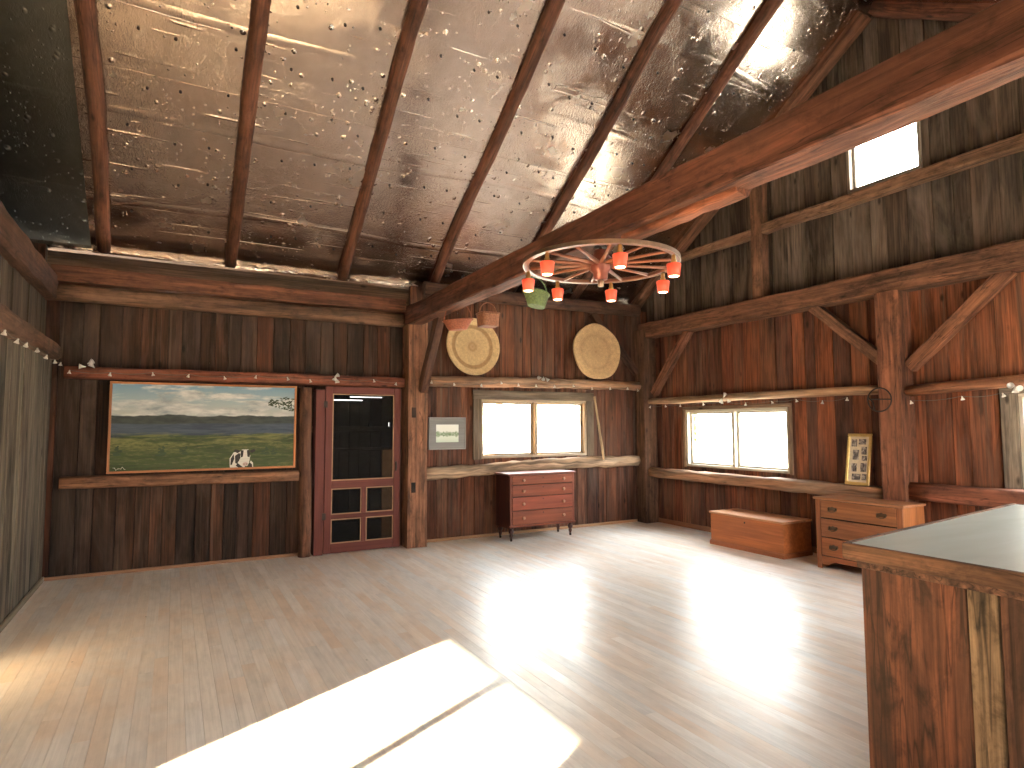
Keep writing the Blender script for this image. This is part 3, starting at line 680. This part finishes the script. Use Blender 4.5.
flat(mb, [(.05,.0),(.075,.05),(.095,.03),(.10,.0)], K_, y-.0006, 1, ox)
flat(mb, [(.06,0),(.08,.075),(.105,.05),(.11,0)], W_, y-.0004, 1, ox)
obj('painted_cow', mb, M['paint'], cv)
mb = MB()                                                    # painted branch, upper right
for i in range(130):
    a = R.uniform(0, 1); bx_ = PX1-.03-a*.28; bz = PZ1-.15-.05*a+R.choice((-.13, -.07, .0))*(1-a)+R.uniform(-.03, .03)
    if bx_ > PX1-.03: continue
    g_ = R.uniform(.6, 1.3); flat(mb, ell(bx_, bz, R.uniform(.010, .020), R.uniform(.004, .008), 7, R.uniform(-.6, .9)), (.045*g_, .06*g_, .03*g_), PY-.001-R.uniform(0, .001))
obj('painted_branch', mb, M['paint'], cv)
# painted trees and the scrawled signature
for tx, tz, s_ in ((-.10, 1.23, .08), (.10, 1.24, .07), (-.50, 1.24, .08), (.93, 1.22, .07), (1.03, 1.22, .06)):
    mb = MB()
    for i in range(9): flat(mb, ell(tx+R.uniform(-.4, .4)*s_, tz+.2*s_+i*.14*s_, (.5-.048*i)*s_, .12*s_, 9), (.035, .055, .026), PY-.001-.0001*i)
    obj('painted_tree', mb, M['paint'], cv)
mb = MB(); mb.tube([(-.545+.014*i, PY-.002, PZ0+.05+.012*math.sin(i*2.3)+.008*math.cos(i*1.1)) for i in range(9)], .0022, 4, (.6, .58, .5)); obj('signature', mb, M['paint'], cv)

# small framed watercolour
def watercolour():
    t = NT('watercolour_sheet'); g = t.attr('gr').outputs['Vector']; s = t.n('SeparateXYZ'); t.l(g, s.inputs[0]); V = s.outputs['Y']
    n = t.noise(t.mapping(g, (9, 12, 1)), 1, 4, .6); n2 = t.noise(t.mapping(g, (5, 0, 1), (1.2, 0, 0)), 1, 4, .6)
    paper = t.ramp(V, [(0, (.50, .58, .46)), (.3, (.62, .66, .56)), (.5, (.72, .73, .66)), (1, (.74, .74, .68))])
    band = t.math('SUBTRACT', 1, t.math('MULTIPLY', t.math('ABSOLUTE', t.math('SUBTRACT', V, .46)), 5.0))
    band = t.math('ADD', band, t.math('MULTIPLY', t.math('SUBTRACT', n2, .5), 2.4))
    f = t.math('MULTIPLY', t.ramp(band, [(.25, 0), (.6, 1)]), t.ramp(n, [(.35, .5), (.6, 1)]))
    c = t.mix(f, paper, (.12, .20, .08)); return t.set(Base_Color=c, Roughness=.4)
M['wc'] = watercolour()
sp = thing('framed_watercolour', 'small grey-matted watercolour of trees by water, left of the back window', 'picture', (3.27, 7.72, 1.22))
mb = MB(); gx0, gx1, gz0, gz1 = 3.01, 3.53, 1.245, 1.655; gy = 7.755
mb.box(gx0, gx1, gy, gy+.02, gz0, gz1, 0, (.20,.19,.185)); obj('mat_board', mb, M['paint'], sp)
mb = MB(); panel(mb, gx0+.095, gx1-.095, gz0+.085, gz1-.085, gy-.003, gy-.0005); obj('watercolour', mb, M['wc'], sp)
mb = MB(); k = .014; ft = (.27,.25,.24)
mb.box(gx0-k, gx1+k, gy-.012, gy+.022, gz1, gz1+k, 0, ft); mb.box(gx0-k, gx1+k, gy-.012, gy+.022, gz0-k, gz0, 0, ft); mb.box(gx0-k, gx0, gy-.012, gy+.022, gz0, gz1, 2, ft); mb.box(gx1, gx1+k, gy-.012, gy+.022, gz0, gz1, 2, ft)
obj('frame', mb, M['paint'], sp, bevel=.003)

# ------------------------------------------------------------------ woven trays
def wicker(name, base, dark, rings):
    t = NT(name); g = t.attr('gr').outputs['Vector']; s = t.n('SeparateXYZ'); t.l(g, s.inputs[0])
    n = t.noise(t.mapping(g, (40, 40, 40)), 1, 3); n2 = t.noise(t.mapping(g, (9, 9, 9)), 1, 4, .6)
    rr = t.ramp(s.outputs['X'], rings)
    c = t.mix(rr, base, dark); c = t.mix(1.0, c, t.ramp(n2, [(.3, .8), (.7, 1.15)]), 'MULTIPLY'); c = t.mix(1.0, c, t.ramp(n, [(.3, .75), (.65, 1.12)]), 'MULTIPLY')
    return t.set(Base_Color=c, Roughness=.7, Normal=t.bump(n, .4, .004))
M['wk1'] = wicker('coiled_straw', (.62,.43,.22), (.34,.19,.075), [(0,.85),(.06,.4),(.13,.75),(.2,.25),(.5,.12),(.62,.05),(.66,.9),(.76,.85),(.79,.05),(.95,.0),(1,.35)])
M['wk2'] = wicker('pale_coiled_straw', (.56,.37,.19), (.30,.17,.08), [(0,1),(.06,.5),(.25,.35),(.5,.25),(.6,.55),(.7,.15),(.95,.05),(1,.3)])
def tray(label, c, rad, mat, wav, tilt):
    c = Vector(c); ax = Vector((0, -math.cos(tilt), math.sin(tilt))); t = Vector((1, 0, 0)); bt = ax.cross(t)
    nrg = 26; seg = 48; mb = MB(); rings = []
    for i in range(nrg+1):
        fr_ = i/nrg; row = []
        for k in range(seg):
            a = 6.28319*k/seg; r = rad*fr_*(1+wav(a)*fr_)
            h = .012*abs(math.sin(fr_*nrg*.5*math.pi)) + .05*max(0, fr_-.72)/.28*1.0
            row.append(c + t*math.cos(a)*r + bt*math.sin(a)*r + ax*h)
        rings.append(row)
    b = len(mb.v)
    for r in rings: mb.v += r
    back = [[p - ax*.014 for p in r] for r in rings]
    for r in back: mb.v += r
    N = (nrg+1)*seg
    for i in range(nrg):
        for k in range(seg):
            k2 = (k+1) % seg; u0, u1 = i/nrg, (i+1)/nrg; a0, a1 = k/seg*3, (k+1)/seg*3
            mb.face([b+i*seg+k, b+(i+1)*seg+k, b+(i+1)*seg+k2, b+i*seg+k2], [(u0,a0,0),(u1,a0,0),(u1,a1,0),(u0,a1,0)], (1,1,1), 0, True)
            mb.face([b+N+i*seg+k2, b+N+(i+1)*seg+k2, b+N+(i+1)*seg+k, b+N+i*seg+k], [(u0,a1,0),(u1,a1,0),(u1,a0,0),(u0,a0,0)], (1,1,1), 0, True)
    i = nrg
    for k in range(seg):
        k2 = (k+1) % seg; mb.face([b+i*seg+k, b+N+i*seg+k, b+N+i*seg+k2, b+i*seg+k2], [(1,0,0)]*4, (1,1,1))
    return solo('woven_tray', mb, M[mat], label, 'tray', 'woven trays on the log shelf')
tray('round straw tray with a dark ring, leaning on the log shelf behind hanging baskets', (3.59, 7.64, 2.645), .405, 'wk1', lambda a: .01*math.sin(3*a), .10)
tray('plain round straw tray with wobbly rim, nearest the back corner', (5.70, 7.64, 2.69), .445, 'wk2', lambda a: .018*math.sin(2*a+.6)+.016*math.sin(5*a), .10)

# ------------------------------------------------------------------ hanging baskets
M['bk_red'] = plain('red_wicker', (.27, .08, .04), .75, scale=60, var=.35)
M['bk_tan'] = plain('brown_wicker', (.24, .095, .05), .75, scale=60, var=.35)
M['bk_green'] = plain('green_wicker', (.11, .15, .055), .75, scale=60, var=.35)
def basket(label, c, rx, ry, h, taper, mat, ztop, tilt=0, square=False):
    cx, cyy, cz = c; b = thing('hanging_basket', label, 'basket', c, 'baskets hung from the tie beam')
    def ring(k, z, inset=0):
        o = []
        for i in range(24):
            a = 6.28319*i/24; ca, sa = math.cos(a), math.sin(a)
            if square: m_ = max(abs(ca), abs(sa)); m_ = m_**.8; ca, sa = ca/m_, sa/m_
            x_, y_ = (rx*k-inset)*ca, (ry*k-inset)*sa
            o.append((cx+x_, cyy+y_, cz+z+tilt*x_))
        return o
    mb = MB(); R_ = []; n = 9
    for i in range(n): f_ = i/(n-1); R_.append(ring(taper+(1-taper)*f_+(.02 if i % 2 else 0), h*f_))
    R_ += [ring(1, h, .012), ring(taper, .012, .012)]
    mb.loft(R_, [[(p[0], p[1]) for p in r] for r in R_], smooth=True); obj('basket_body', mb, M[mat], b)
    mb = MB(); mb.tube(ring(1.02, h)[:], .009, 6, closed=True); obj('basket_rim', mb, M[mat], b)
    mb = MB(); mb.tube([(cx-rx*math.cos(a), cyy, cz+h+tilt*-rx*math.cos(a)+math.sin(a)*(rx*1.2)) for a in [math.pi*i/12 for i in range(13)]], .006, 6); obj('basket_handle', mb, M[mat], b)
    mb = MB(); mb.tube([(cx, cyy, cz+h+rx*1.19), (cx-.002, cyy, (cz+h+ztop)/2), (min(cx, 2.824), cyy, ztop)], .003, 5, (1,1,1)); obj('hanging_wire', mb, M['iron'], b)
basket('shallow red-brown basket hanging in front of the ringed straw tray', (2.86, 6.48, 2.665), .175, .14, .11, .62, 'bk_red', 2.93, .12)
basket('small square brown basket hanging beside the ringed straw tray', (2.82, 5.62, 2.575), .098, .09, .135, .9, 'bk_tan', 2.92, 0, True)
basket('green basket hanging below the left rim of the wheel chandelier', (2.80, 4.62, 2.61), .118, .105, .125, .66, 'bk_green', 2.92, -.2)

# ------------------------------------------------------------------ wagon wheel chandelier
WC = Vector((2.712, 3.56, 2.735)); WRAD = .547
M['rim'] = wood('wheel_wood', .4, .4, .2, 0, knots=False, spec=.5)
M['shade'] = plain('orange_shade', (.62, .07, .035), .5, 0, (1, .12, .05), .42)
M['bulb'] = plain('glowing_bulb', (1, .8, .5), .5, 0, (1, .74, .40), 9)
ch = thing('wheel_chandelier', 'wagon wheel chandelier with orange glowing shades under the huge tie beam', 'chandelier', WC)
mb = MB(); seg = 64; rings = []
for i in range(seg):
    a = 6.28319*i/seg; d = Vector((math.cos(a), math.sin(a), 0))
    rings.append([WC+d*(WRAD-.02)+Vector((0,0,-.014)), WC+d*(WRAD+.018)+Vector((0,0,-.014)), WC+d*(WRAD+.018)+Vector((0,0,.014)), WC+d*(WRAD-.02)+Vector((0,0,.014))])
rings.append(rings[0]); mb.loft(rings, [[(0,0),(.04,0),(.04,.04),(0,.04)]]*len(rings), (.20,.07,.035), caps=False); obj('wheel_rim', mb, M['rim'], ch, bevel=.004)
mb = MB(); rings = []
for i in range(seg):
    a = 6.28319*i/seg; d = Vector((math.cos(a), math.sin(a), 0))
    rings.append([WC+d*(WRAD+.0185)+Vector((0,0,-.015)), WC+d*(WRAD+.024)+Vector((0,0,-.015)), WC+d*(WRAD+.024)+Vector((0,0,.015)), WC+d*(WRAD+.0185)+Vector((0,0,.015))])
rings.append(rings[0]); mb.loft(rings, [[(0,0)]*4]*len(rings), (1,1,1), caps=False)
M['tyre'] = plain('worn_steel', (.50, .36, .26), .4, 1)
obj('steel_tyre', mb, M['tyre'], ch)
mb = MB(); mb.lathe([(.03,-.12),(.05,-.115),(.055,-.07),(.075,-.05),(.08,.0),(.075,.05),(.055,.07),(.05,.10),(.02,.105)], WC, seg=20); obj('hub', mb, M['hubmetal'], ch)
mb = MB(); mb.lathe([(.012,-.17),(.022,-.165),(.024,-.12)], WC, seg=12); obj('hub_cap', mb, M['tyre'], ch)
for i in range(14):
    a = 6.28319*(i+.35)/14; d = Vector((math.cos(a), math.sin(a), 0))
    mb = MB(); mb.tube([WC+d*.07, WC+d*.16, WC+d*.38, WC+d*(WRAD-.015)], [.017, .015, .011, .013], 8, (.24,.075,.035)); obj('spoke', mb, M['rim'], ch)
mb = MB(); mb.tube([WC+Vector((0,0,.10)), WC+Vector((0,0,.136))], .014, 8); mb.lathe([(.05, .122), (.045, .136)], WC, seg=14); obj('hanging_rod', mb, M['iron'], ch)
LAMPS = [-168, -114, -62, -7, 44, 92, 136]
for deg in LAMPS:
    a = math.radians(deg); P = WC+Vector((math.cos(a)*(WRAD), math.sin(a)*(WRAD), -.022))
    mb = MB(); mb.lathe([(.010,0.006),(.015,-.004),(.015,-.03),(.020,-.034),(.020,-.062),(.012,-.066)], P, seg=12); so_ = obj('lamp_socket', mb, M['brass'], ch)
    mb = MB(); Q = P+Vector((0,0,-.055)); mb.lathe([(.020,0),(.046,-.002),(.050,-.007),(.040,-.090),(.0375,-.090),(.046,-.011),(.018,-.005)], Q, seg=20); obj('lamp_shade', mb, M['shade'], so_)
    mb = MB(); mb.lathe([(.012,-.01),(.016,-.03),(.030,-.070),(.0345,-.086),(.030,-.0915),(.012,-.094)], Q, seg=12); obj('bulb', mb, M['bulb'], so_)

# ------------------------------------------------------------------ tall red-brown dresser under the back window
DC = (.16, .042, .022); DCd = (.05, .015, .012)
x0, x1, y0, y1 = 3.955, 5.02, 7.25, 7.66
ds = thing('tall_dresser', 'red-brown four-drawer chest on turned legs under the back window', 'dresser', ((x0+x1)/2, (y0+y1)/2, 0))
mb = MB(); mb.box(x0+.012, x0+.04, y0+.012, y1, .17, .875, 2, DCd); mb.box(x1-.04, x1-.012, y0+.012, y1, .17, .875, 2, DCd); mb.box(x0+.04, x1-.04, y1-.015, y1, .20, .875, 2, DCd); mb.box(x0+.04, x1-.04, y0+.03, y1-.015, .205, .23, 0, DCd)
mb.box(x0+.012, x0+.045, y0+.004, y0+.02, .20, .88, 2, DC); mb.box(x1-.045, x1-.012, y0+.004, y0+.02, .20, .88, 2, DC); mb.box(x0+.02, x1-.02, y0+.02, y0+.03, .22, .88, 2, (.03,.012,.01))
obj('carcass', mb, M['furn'], ds, bevel=.003)
mb = MB(); mb.box(x0-.015, x1+.015, y0-.015, y1, .88, .905, 0, (.15,.05,.035)); obj('top_board', mb, M['furn'], ds, bevel=.006)
mb = MB(); mb.box(x0, x1, y0-.004, y0+.02, .185, .212, 0, DC); obj('base_moulding', mb, M['furn'], ds, bevel=.004)
for z0_, z1_ in ((.218, .400), (.410, .585), (.595, .745), (.755, .872)):
    mb = MB(); mb.box(x0+.048, x1-.048, y0-.002, y0+.019, z0_, z1_, 0, tuple(c*R.uniform(.92, 1.1) for c in (.19,.050,.024))); d_ = obj('drawer', mb, M['furn'], ds, bevel=.004)
    for kx in (x0+.21, x1-.21):
        mb = MB(); mb.lathe([(.010,0),(.009,.012),(.020,.020),(.024,.030),(.020,.038),(.008,.042)], (kx, y0-.002, (z0_+z1_)/2), (0,-1,0), 14); obj('knob', mb, M['furn'] if 0 else M['knobwood'], d_)
    mb = MB(); mb.lathe([(.008,0),(.008,.002)], ((x0+x1)/2, y0-.002, z1_-.035), (0,-1,0), 10); obj('keyhole', mb, M['black'], d_)
for lx in (x0+.055, x1-.055):
    for ly in (y0+.05, y1-.045):
        mb = MB(); mb.lathe([(.030,.19),(.034,.175),(.022,.165),(.036,.145),(.038,.125),(.026,.105),(.018,.095),(.026,.085),(.022,.06),(.015,.048),(.020,.042)], (lx, ly, 0), seg=16, tint=DCd); lg = obj('leg', mb, M['furn'], ds)
        mb = MB(); mb.lathe([(.006,-.009),(.020,-.008),(.021,0),(.020,.008),(.006,.009)], (lx, ly, .021), (1,0,0), 14); obj('caster', mb, M['iron'], lg)

# ------------------------------------------------------------------ wooden trunk
TK = (.36, .115, .038); x0, x1, y0, y1 = 6.20, 6.72, 4.76, 5.88
tk = thing('storage_chest', 'low orange-brown wooden chest with flat lid below the right window', 'chest', ((x0+x1)/2, (y0+y1)/2, 0))
mb = MB(); mb.box(x0+.015, x1, y0+.012, y1-.012, .02, .395, 1, TK); obj('chest_body', mb, M['furn'], tk, bevel=.004)
mb = MB(); mb.box(x0, x1+.004, y0, y1, 0, .05, 1, (.30,.10,.04)); mb.box(x0+.006, x1+.004, y0+.005, y1-.005, .05, .062, 1, (.30,.10,.04)); obj('plinth', mb, M['furn'], tk, bevel=.004)
mb = MB(); mb.box(x0, x1+.004, y0-.004, y1+.004, .398, .425, 1, (.50,.24,.12)); obj('lid', mb, M['furn'], tk, bevel=.006)  # paler than the body: gloss on the top put into its colour
mb = MB(); mb.lathe([(.012,0),(.012,.002)], (x0+.015, (y0+y1)/2, .345), (-1,0,0), 10); obj('keyhole', mb, M['black'], tk)

# ------------------------------------------------------------------ low chest of drawers at the right post
LC = (.26, .092, .038); x0, x1, y0, y1 = 6.20, 6.585, 3.42, 4.34; H = .765
ld = thing('low_dresser', 'low brown three-drawer chest with bail pulls before the stout post', 'dresser', ((x0+x1)/2, (y0+y1)/2, 0))
mb = MB(); mb.box(x0+.015, x1, y0, y0+.025, 0, H-.025, 2, (.36,.135,.05)); mb.box(x0+.015, x1, y1-.025, y1, 0, H-.025, 2, LC); mb.box(x1-.015, x1, y0+.025, y1-.025, .05, H-.025, 2, LC); mb.box(x0+.03, x1-.015, y0+.025, y1-.025, .09, .11, 1, LC)
mb.box(x0, x0+.015, y0, y0+.055, 0, H-.025, 2, LC); mb.box(x0, x0+.015, y1-.055, y1, 0, H-.025, 2, LC); mb.box(x0+.016, x0+.03, y0+.03, y1-.03, .10, H-.03, 2, (.03,.015,.01))
obj('carcass', mb, M['furn'], ld, bevel=.003)
mb = MB(); mb.poly([(x0+.004, y0+.055, .135), (x0+.004, y0+.055, .05), (x0+.004, y0+.12, .045), (x0+.004, y0+.2, .085), (x0+.004, y1-.2, .085), (x0+.004, y1-.12, .045), (x0+.004, y1-.055, .05), (x0+.004, y1-.055, .135)], .012, (1,0,0), LC); obj('apron', mb, M['furn'], ld)
mb = MB(); mb.box(x0-.015, x1+.005, y0-.02, y1+.02, H-.025, H, 1, (.34,.15,.075)); obj('top_board', mb, M['furn'], ld, bevel=.006)
M['bail'] = plain('old_brass_pull', (.12, .08, .05), .45, .8)
for z0_, z1_ in ((.145, .335), (.345, .535), (.55, .735)):
    mb = MB(); mb.box(x0-.004, x0+.014, y0+.06, y1-.06, z0_, z1_, 1, tuple(c*R.uniform(.94, 1.1) for c in LC)); d_ = obj('drawer', mb, M['furn'], ld, bevel=.003)
    for ky in (y0+.20, y1-.20):
        zc = (z0_+z1_)/2+.005
        mb = MB(); mb.poly([(x0-.0045, ky+a, zc+b) for a, b in ((-.055,0),(-.045,.022),(-.02,.018),(0,.028),(.02,.018),(.045,.022),(.055,0),(.04,-.02),(0,-.014),(-.04,-.02))], .003, (-1,0,0)); mb.tube([(x0-.01, ky-.04, zc+.006), (x0-.026, ky-.038, zc-.02), (x0-.028, ky, zc-.028), (x0-.026, ky+.038, zc-.02), (x0-.01, ky+.04, zc+.006)], .005, 6); obj('bail_pull', mb, M['bail'], d_)

# ------------------------------------------------------------------ photo frame leaning on the sill by the post
def photo_mat():
    t = NT('old_photograph'); g = t.attr('gr').outputs['Vector']; n = t.noise(t.mapping(g, (5, 4, 1)), 1, 3, .5, .8)
    return t.set(Base_Color=t.ramp(n, [(.34, (.04,.035,.035)), (.5, (.20,.17,.16)), (.66, (.52,.46,.41))], 'LINEAR'), Roughness=.35)
M['photo'] = photo_mat(); M['gold'] = plain('gilded_wood', (.62, .44, .16), .38, .45); M['cream'] = plain('cream_mat', (.66, .56, .40), .6)
pf = thing('photo_frame', 'gilt frame of small black and white portraits above the low chest', 'picture frame', (6.70, 4.12, .875))
fy0, fy1, fz0, fz1 = 4.03, 4.31, .878, 1.450
lean = lambda z: 6.705+.10*(z-fz0)/.57
def lb(mb, ya, yb, za, zb, d0, d1, tint=(1,1,1), uv=None):   # slab in the leaning plane; y runs left to right as seen
    p = []
    for z in (za, zb): p += [(lean(z)-d1, ya, z), (lean(z)-d0, ya, z), (lean(z)-d0, yb, z), (lean(z)-d1, yb, z)]
    b = len(mb.v); mb.v += [Vector(q) for q in p]; o = R.uniform(0, 20) if uv else 0
    for q in ((3,2,1,0), (4,5,6,7), (0,1,5,4), (1,2,6,5), (2,3,7,6), (3,0,4,7)):
        mb.face([b+i for i in q], [((p[i][1]-ya)*(.5/(yb-ya))+o, (p[i][2]-za)*(.5/(zb-za))+o, 0) for i in q], tint)
mb = MB(); lb(mb, fy0+.02, fy1-.02, fz0+.02, fz1-.02, 0, .010); obj('mat_board', mb, M['cream'], pf)
mb = MB(); k = .034
lb(mb, fy0, fy1, fz0, fz0+k, -.002, .02); lb(mb, fy0, fy1, fz1-k, fz1, -.002, .02); lb(mb, fy0, fy0+k, fz0+k+.0005, fz1-k-.0005, -.002, .02); lb(mb, fy1-k, fy1, fz0+k+.0005, fz1-k-.0005, -.002, .02)
obj('frame', mb, M['gold'], pf, bevel=.006)
def fpx(px, py): return fy1-(px-68)/(340-68)*(fy1-fy0), fz1-(py-95)/(660-95)*(fz1-fz0)
for a, b, c, d in ((118,160,178,240), (196,155,278,215), (232,240,290,325), (138,275,205,385), (240,340,298,393), (130,425,190,515), (232,418,298,512), (142,538,238,605), (252,535,305,602)):
    ya, za = fpx(a, d); yb, zb = fpx(c, b)
    mb = MB(); lb(mb, yb, ya, za, zb, .0102, .012, uv=True); obj('photograph', mb, M['photo'], pf)

# round wire hoop hung at the post
mb = MB(); hc = Vector((6.575, 3.81, 1.815)); pts = [hc+Vector((0, .125*math.cos(a), .125*math.sin(a))) for a in [6.28319*i/28 for i in range(28)]]
mb.tube(pts, .008, 6, closed=True); mb.tube([hc+Vector((0,-.12,.0)), hc+Vector((0,.13,.01))], .006, 6)
mb.tube([hc+Vector((0,.12,.03)), hc+Vector((.0,.07,-.02)), hc+Vector((0,.055,-.10))], .007, 6); mb.tube([hc+Vector((0,0,.125)), hc+Vector((.025,0,.14))], .004, 5)
solo('iron_hoop', mb, M['iron'], 'rusty iron hoop hanging at the stout post, level with the rails', 'hoop')
# stick propped at the back window
mb = MB(); mb.beam((5.83, 7.625, 1.02), (5.69, 7.66, 2.0), .035, .03, (0,1,0), tint=(.46,.32,.19), rnd=1, jit=.003, step=.12, wob=.006)
solo('wooden_stick', mb, M['log'], 'pale wooden stick leaning beside the right edge of the back window', 'stick')

# ------------------------------------------------------------------ string lights along the rails
def string(label, pts, drop, group='string lights on the rails', cluster=()):
    st = thing('string_lights', label, 'string lights', pts[0], group); P = [Vector(p) for p in pts]; full = []
    for a, b in zip(P, P[1:]):
        for i in range(6): t = i/6; full.append(a.lerp(b, t)+Vector((0, 0, -.02*4*t*(1-t))))
    full.append(P[-1]); mb = MB(); mb.tube(full, .0028, 5); obj('cord', mb, M['cord'], st)
    for i, p in enumerate(P):
        mb = MB(); dx, dy = R.uniform(-.4, .4), R.uniform(-.4, .4); ax = Vector((dx, dy, -1))
        mb.lathe([(.004,0),(.006,.005),(.007,.016),(.012,.025),(.018,.038),(.016,.038),(.009,.025),(.003,.018)], p, ax, 10); obj('bulb', mb, M['white'], st)
    for c in cluster:
        for q in range(3):
            mb = MB(); c2 = Vector(c)+Vector((R.uniform(-.07, .07), 0, R.uniform(-.02, .03)))
            mb.lathe([(.005,0),(.01,.02),(.028,.058),(.024,.058),(.008,.03)], c2, Vector((R.uniform(-1, 1), R.uniform(-.5, .1), R.uniform(-1, .6))), 10); obj('bulb', mb, M['white'], st)
string('string of little white bell lights along the rail above the landscape painting', [(x_, 7.625, 2.13+R.uniform(-.02, .03)) for x_ in (-.95, -.60, -.22, .13, .48, .82, 1.16, 1.42, 1.75, 2.2, 2.5)], 0, cluster=[(-.80, 7.615, 2.18), (1.68, 7.615, 2.16)])
string('string of little white bell lights along the log shelf under the trays', [(x_, 7.608, 2.15+R.uniform(-.02, .03)) for x_ in (2.98, 3.30, 3.72, 4.02, 4.30, 4.60, 4.92, 5.25, 5.6, 5.95, 6.3, 6.5)], 0, cluster=[(4.75, 7.62, 2.27)])
string('string of white bell lights on the pale rail above the right window', [(6.63, y_, 1.86+R.uniform(-.03, .03)) for y_ in (7.45, 7.12, 6.80, 6.35, 6.0, 5.6, 5.2, 4.85, 4.5, 4.2)], 0, cluster=[(6.62, 5.95, 1.93)])
string('string of white bell lights below the curved rail right of the post', [(6.62, y_, 1.80+.06*(3.5-y_)*.8) for y_ in (3.52, 3.05, 2.72, 2.5)], 0, cluster=[(6.61, 2.62, 1.88)])
string('string of white bell lights under the rail on the left wall', [(XL+.11, y_, 2.20+R.uniform(-.01, .01)) for y_ in (7.5, 7.15, 6.75, 6.3, 5.9, 5.6, 5.2, 4.7)], 0)

# ------------------------------------------------------------------ bar counter in the foreground
bc = thing('bar_counter', 'rough board bar counter with worn zinc top in the right foreground', 'counter', (3.6, 1.0, 0))
cnr = [(2.50, 1.635), (4.66, 1.90), (4.66, .25), (2.50, .25)]; ZT = 1.05
def slab(mb, pts, z0, z1, tint, ax=0, mi=0):
    mb.hexa([(*pts[3], z0), (*pts[2], z0), (*pts[1], z0), (*pts[0], z0), (*pts[3], z1), (*pts[2], z1), (*pts[1], z1), (*pts[0], z1)], ax, tint, mi)
mb = MB(); slab(mb, [(2.528, 1.612), (4.632, 1.868), (4.632, .278), (2.528, .278)], ZT-.03, ZT+.0, (1,1,1)); obj('zinc_top', mb, M['zinc'], bc, bevel=.002)
mb = MB(); E1 = (.15,.07,.036)
mb.box(2.50, 2.526, .25, 1.635, ZT-.065, ZT+.002, 1, E1)
slab(mb, [(2.526, 1.638), (4.66, 1.90), (4.66, 1.872), (2.526, 1.6135)], ZT-.065, ZT+.002, E1)
mb.box(4.634, 4.66, .25, 1.868, ZT-.065, ZT+.002, 1, E1); mb.box(2.527, 4.633, .25, .276, ZT-.065, ZT+.002, 0, E1)
obj('edge_band', mb, M['bar'], bc, bevel=.004)
mb = MB(); slab(mb, [(2.545, 1.60), (4.61, 1.85), (4.61, .30), (2.545, .30)], ZT-.10, ZT-.067, (.13,.06,.035)); obj('under_top', mb, M['bar'], bc, bevel=.004)
for ya, yb, t, d in ((1.206, 1.60, (.165,.058,.028), 0), (1.105, 1.203, (.23,.145,.08), .004), (.86, 1.102, (.11,.048,.027), .002), (.58, .857, (.14,.06,.033), 0), (.31, .577, (.17,.075,.04), .003)):
    mb = MB(); mb.box(2.575-d, 2.603, ya, yb, 0, ZT-.102, 2, t); obj('front_board', mb, M['bar'], bc, bevel=.004)
mb = MB()
xs = [2.605, 2.9, 3.15, 3.5, 3.8, 4.1, 4.35, 4.6]
for a, b in zip(xs, xs[1:]):
    yf = lambda x_: 1.60+(x_-2.603)*.122
    mb.hexa([(a+.002, yf(a)-.03, 0), (b-.002, yf(b)-.03, 0), (b-.002, yf(b), 0), (a+.002, yf(a), 0), (a+.002, yf(a)-.03, ZT-.102), (b-.002, yf(b)-.03, ZT-.102), (b-.002, yf(b), ZT-.102), (a+.002, yf(a), ZT-.102)], 2, R.choice(RED))
mb.box(4.57, 4.6, .31, 1.80, 0, ZT-.102, 2, RED[0]); mb.box(2.605, 4.57, .31, .34, 0, ZT-.102, 2, RED[2])
obj('side_boards', mb, M['bar'], bc, bevel=.003)

# ------------------------------------------------------------------ outdoors
mb = MB(); mb.box(-60, 60, -60, 60, -.6, -.45, 0, (.42,.45,.25))
M['grass'] = plain('pale_gravel', (.50, .50, .47), .9, scale=3, var=.3); struct('ground', mb, M['grass'])
M['bark'] = plain('bark', (.16, .12, .09), .9, scale=12, var=.4); M['leaf'] = plain('leaves', (.16, .26, .07), .6, scale=4, var=.35)
def tree(label, x, y, h, crown, zc, n, trunk=.09):
    t = thing('garden_tree', label, 'tree', (x, y, -.45), 'trees outside the windows')
    mb = MB(); mb.tube([(x, y, -.45), (x+.04, y-.03, h*.35), (x-.03, y+.02, h*.7), (x, y, h)], [trunk, trunk*.8, trunk*.55, trunk*.2], 9)
    for i in range(9):
        a = i*2.4; z = zc-crown[2]*.4+i*.09*crown[2]; mb.tube([(x, y, z-.2), (x+math.cos(a)*crown[0]*.45, y+math.sin(a)*crown[1]*.45, z+.15), (x+math.cos(a)*crown[0]*.85, y+math.sin(a)*crown[1]*.85, z+.4)], [trunk*.35, trunk*.22, .008], 6)
    obj('trunk', mb, M['bark'], t)
    mb = MB()
    for i in range(n):
        while True:
            p = Vector((R.uniform(-1, 1), R.uniform(-1, 1), R.uniform(-1, 1)))
            if .25 < p.length < 1: break
        c = Vector((x+p.x*crown[0], y+p.y*crown[1], zc+p.z*crown[2])); u = Vector((R.gauss(0, 1), R.gauss(0, 1), R.gauss(0, .6))).normalized(); v = u.orthogonal().normalized(); s_ = R.uniform(.04, .075)
        b = len(mb.v); mb.v += [c-u*s_*1.5, c+v*s_*.6, c+u*s_*1.5, c-v*s_*.6]; mb.face([b, b+1, b+2, b+3], [(0,0,0)]*4, (1,1,1))
    lf = obj('foliage', mb, M['leaf'], t); return t
tree('added leafy bush, out of view, blocking low sun at the back window', 8.25, 8.83, 2.6, (.50, .58, 1.2), 1.6, 9000, .05)  # unseen bush added to block most sun through the back window
tree('tall tree far outside the back window', 11.5, 22, 7, (2.2, 2.2, 2.4), 4.6, 2500, .2)
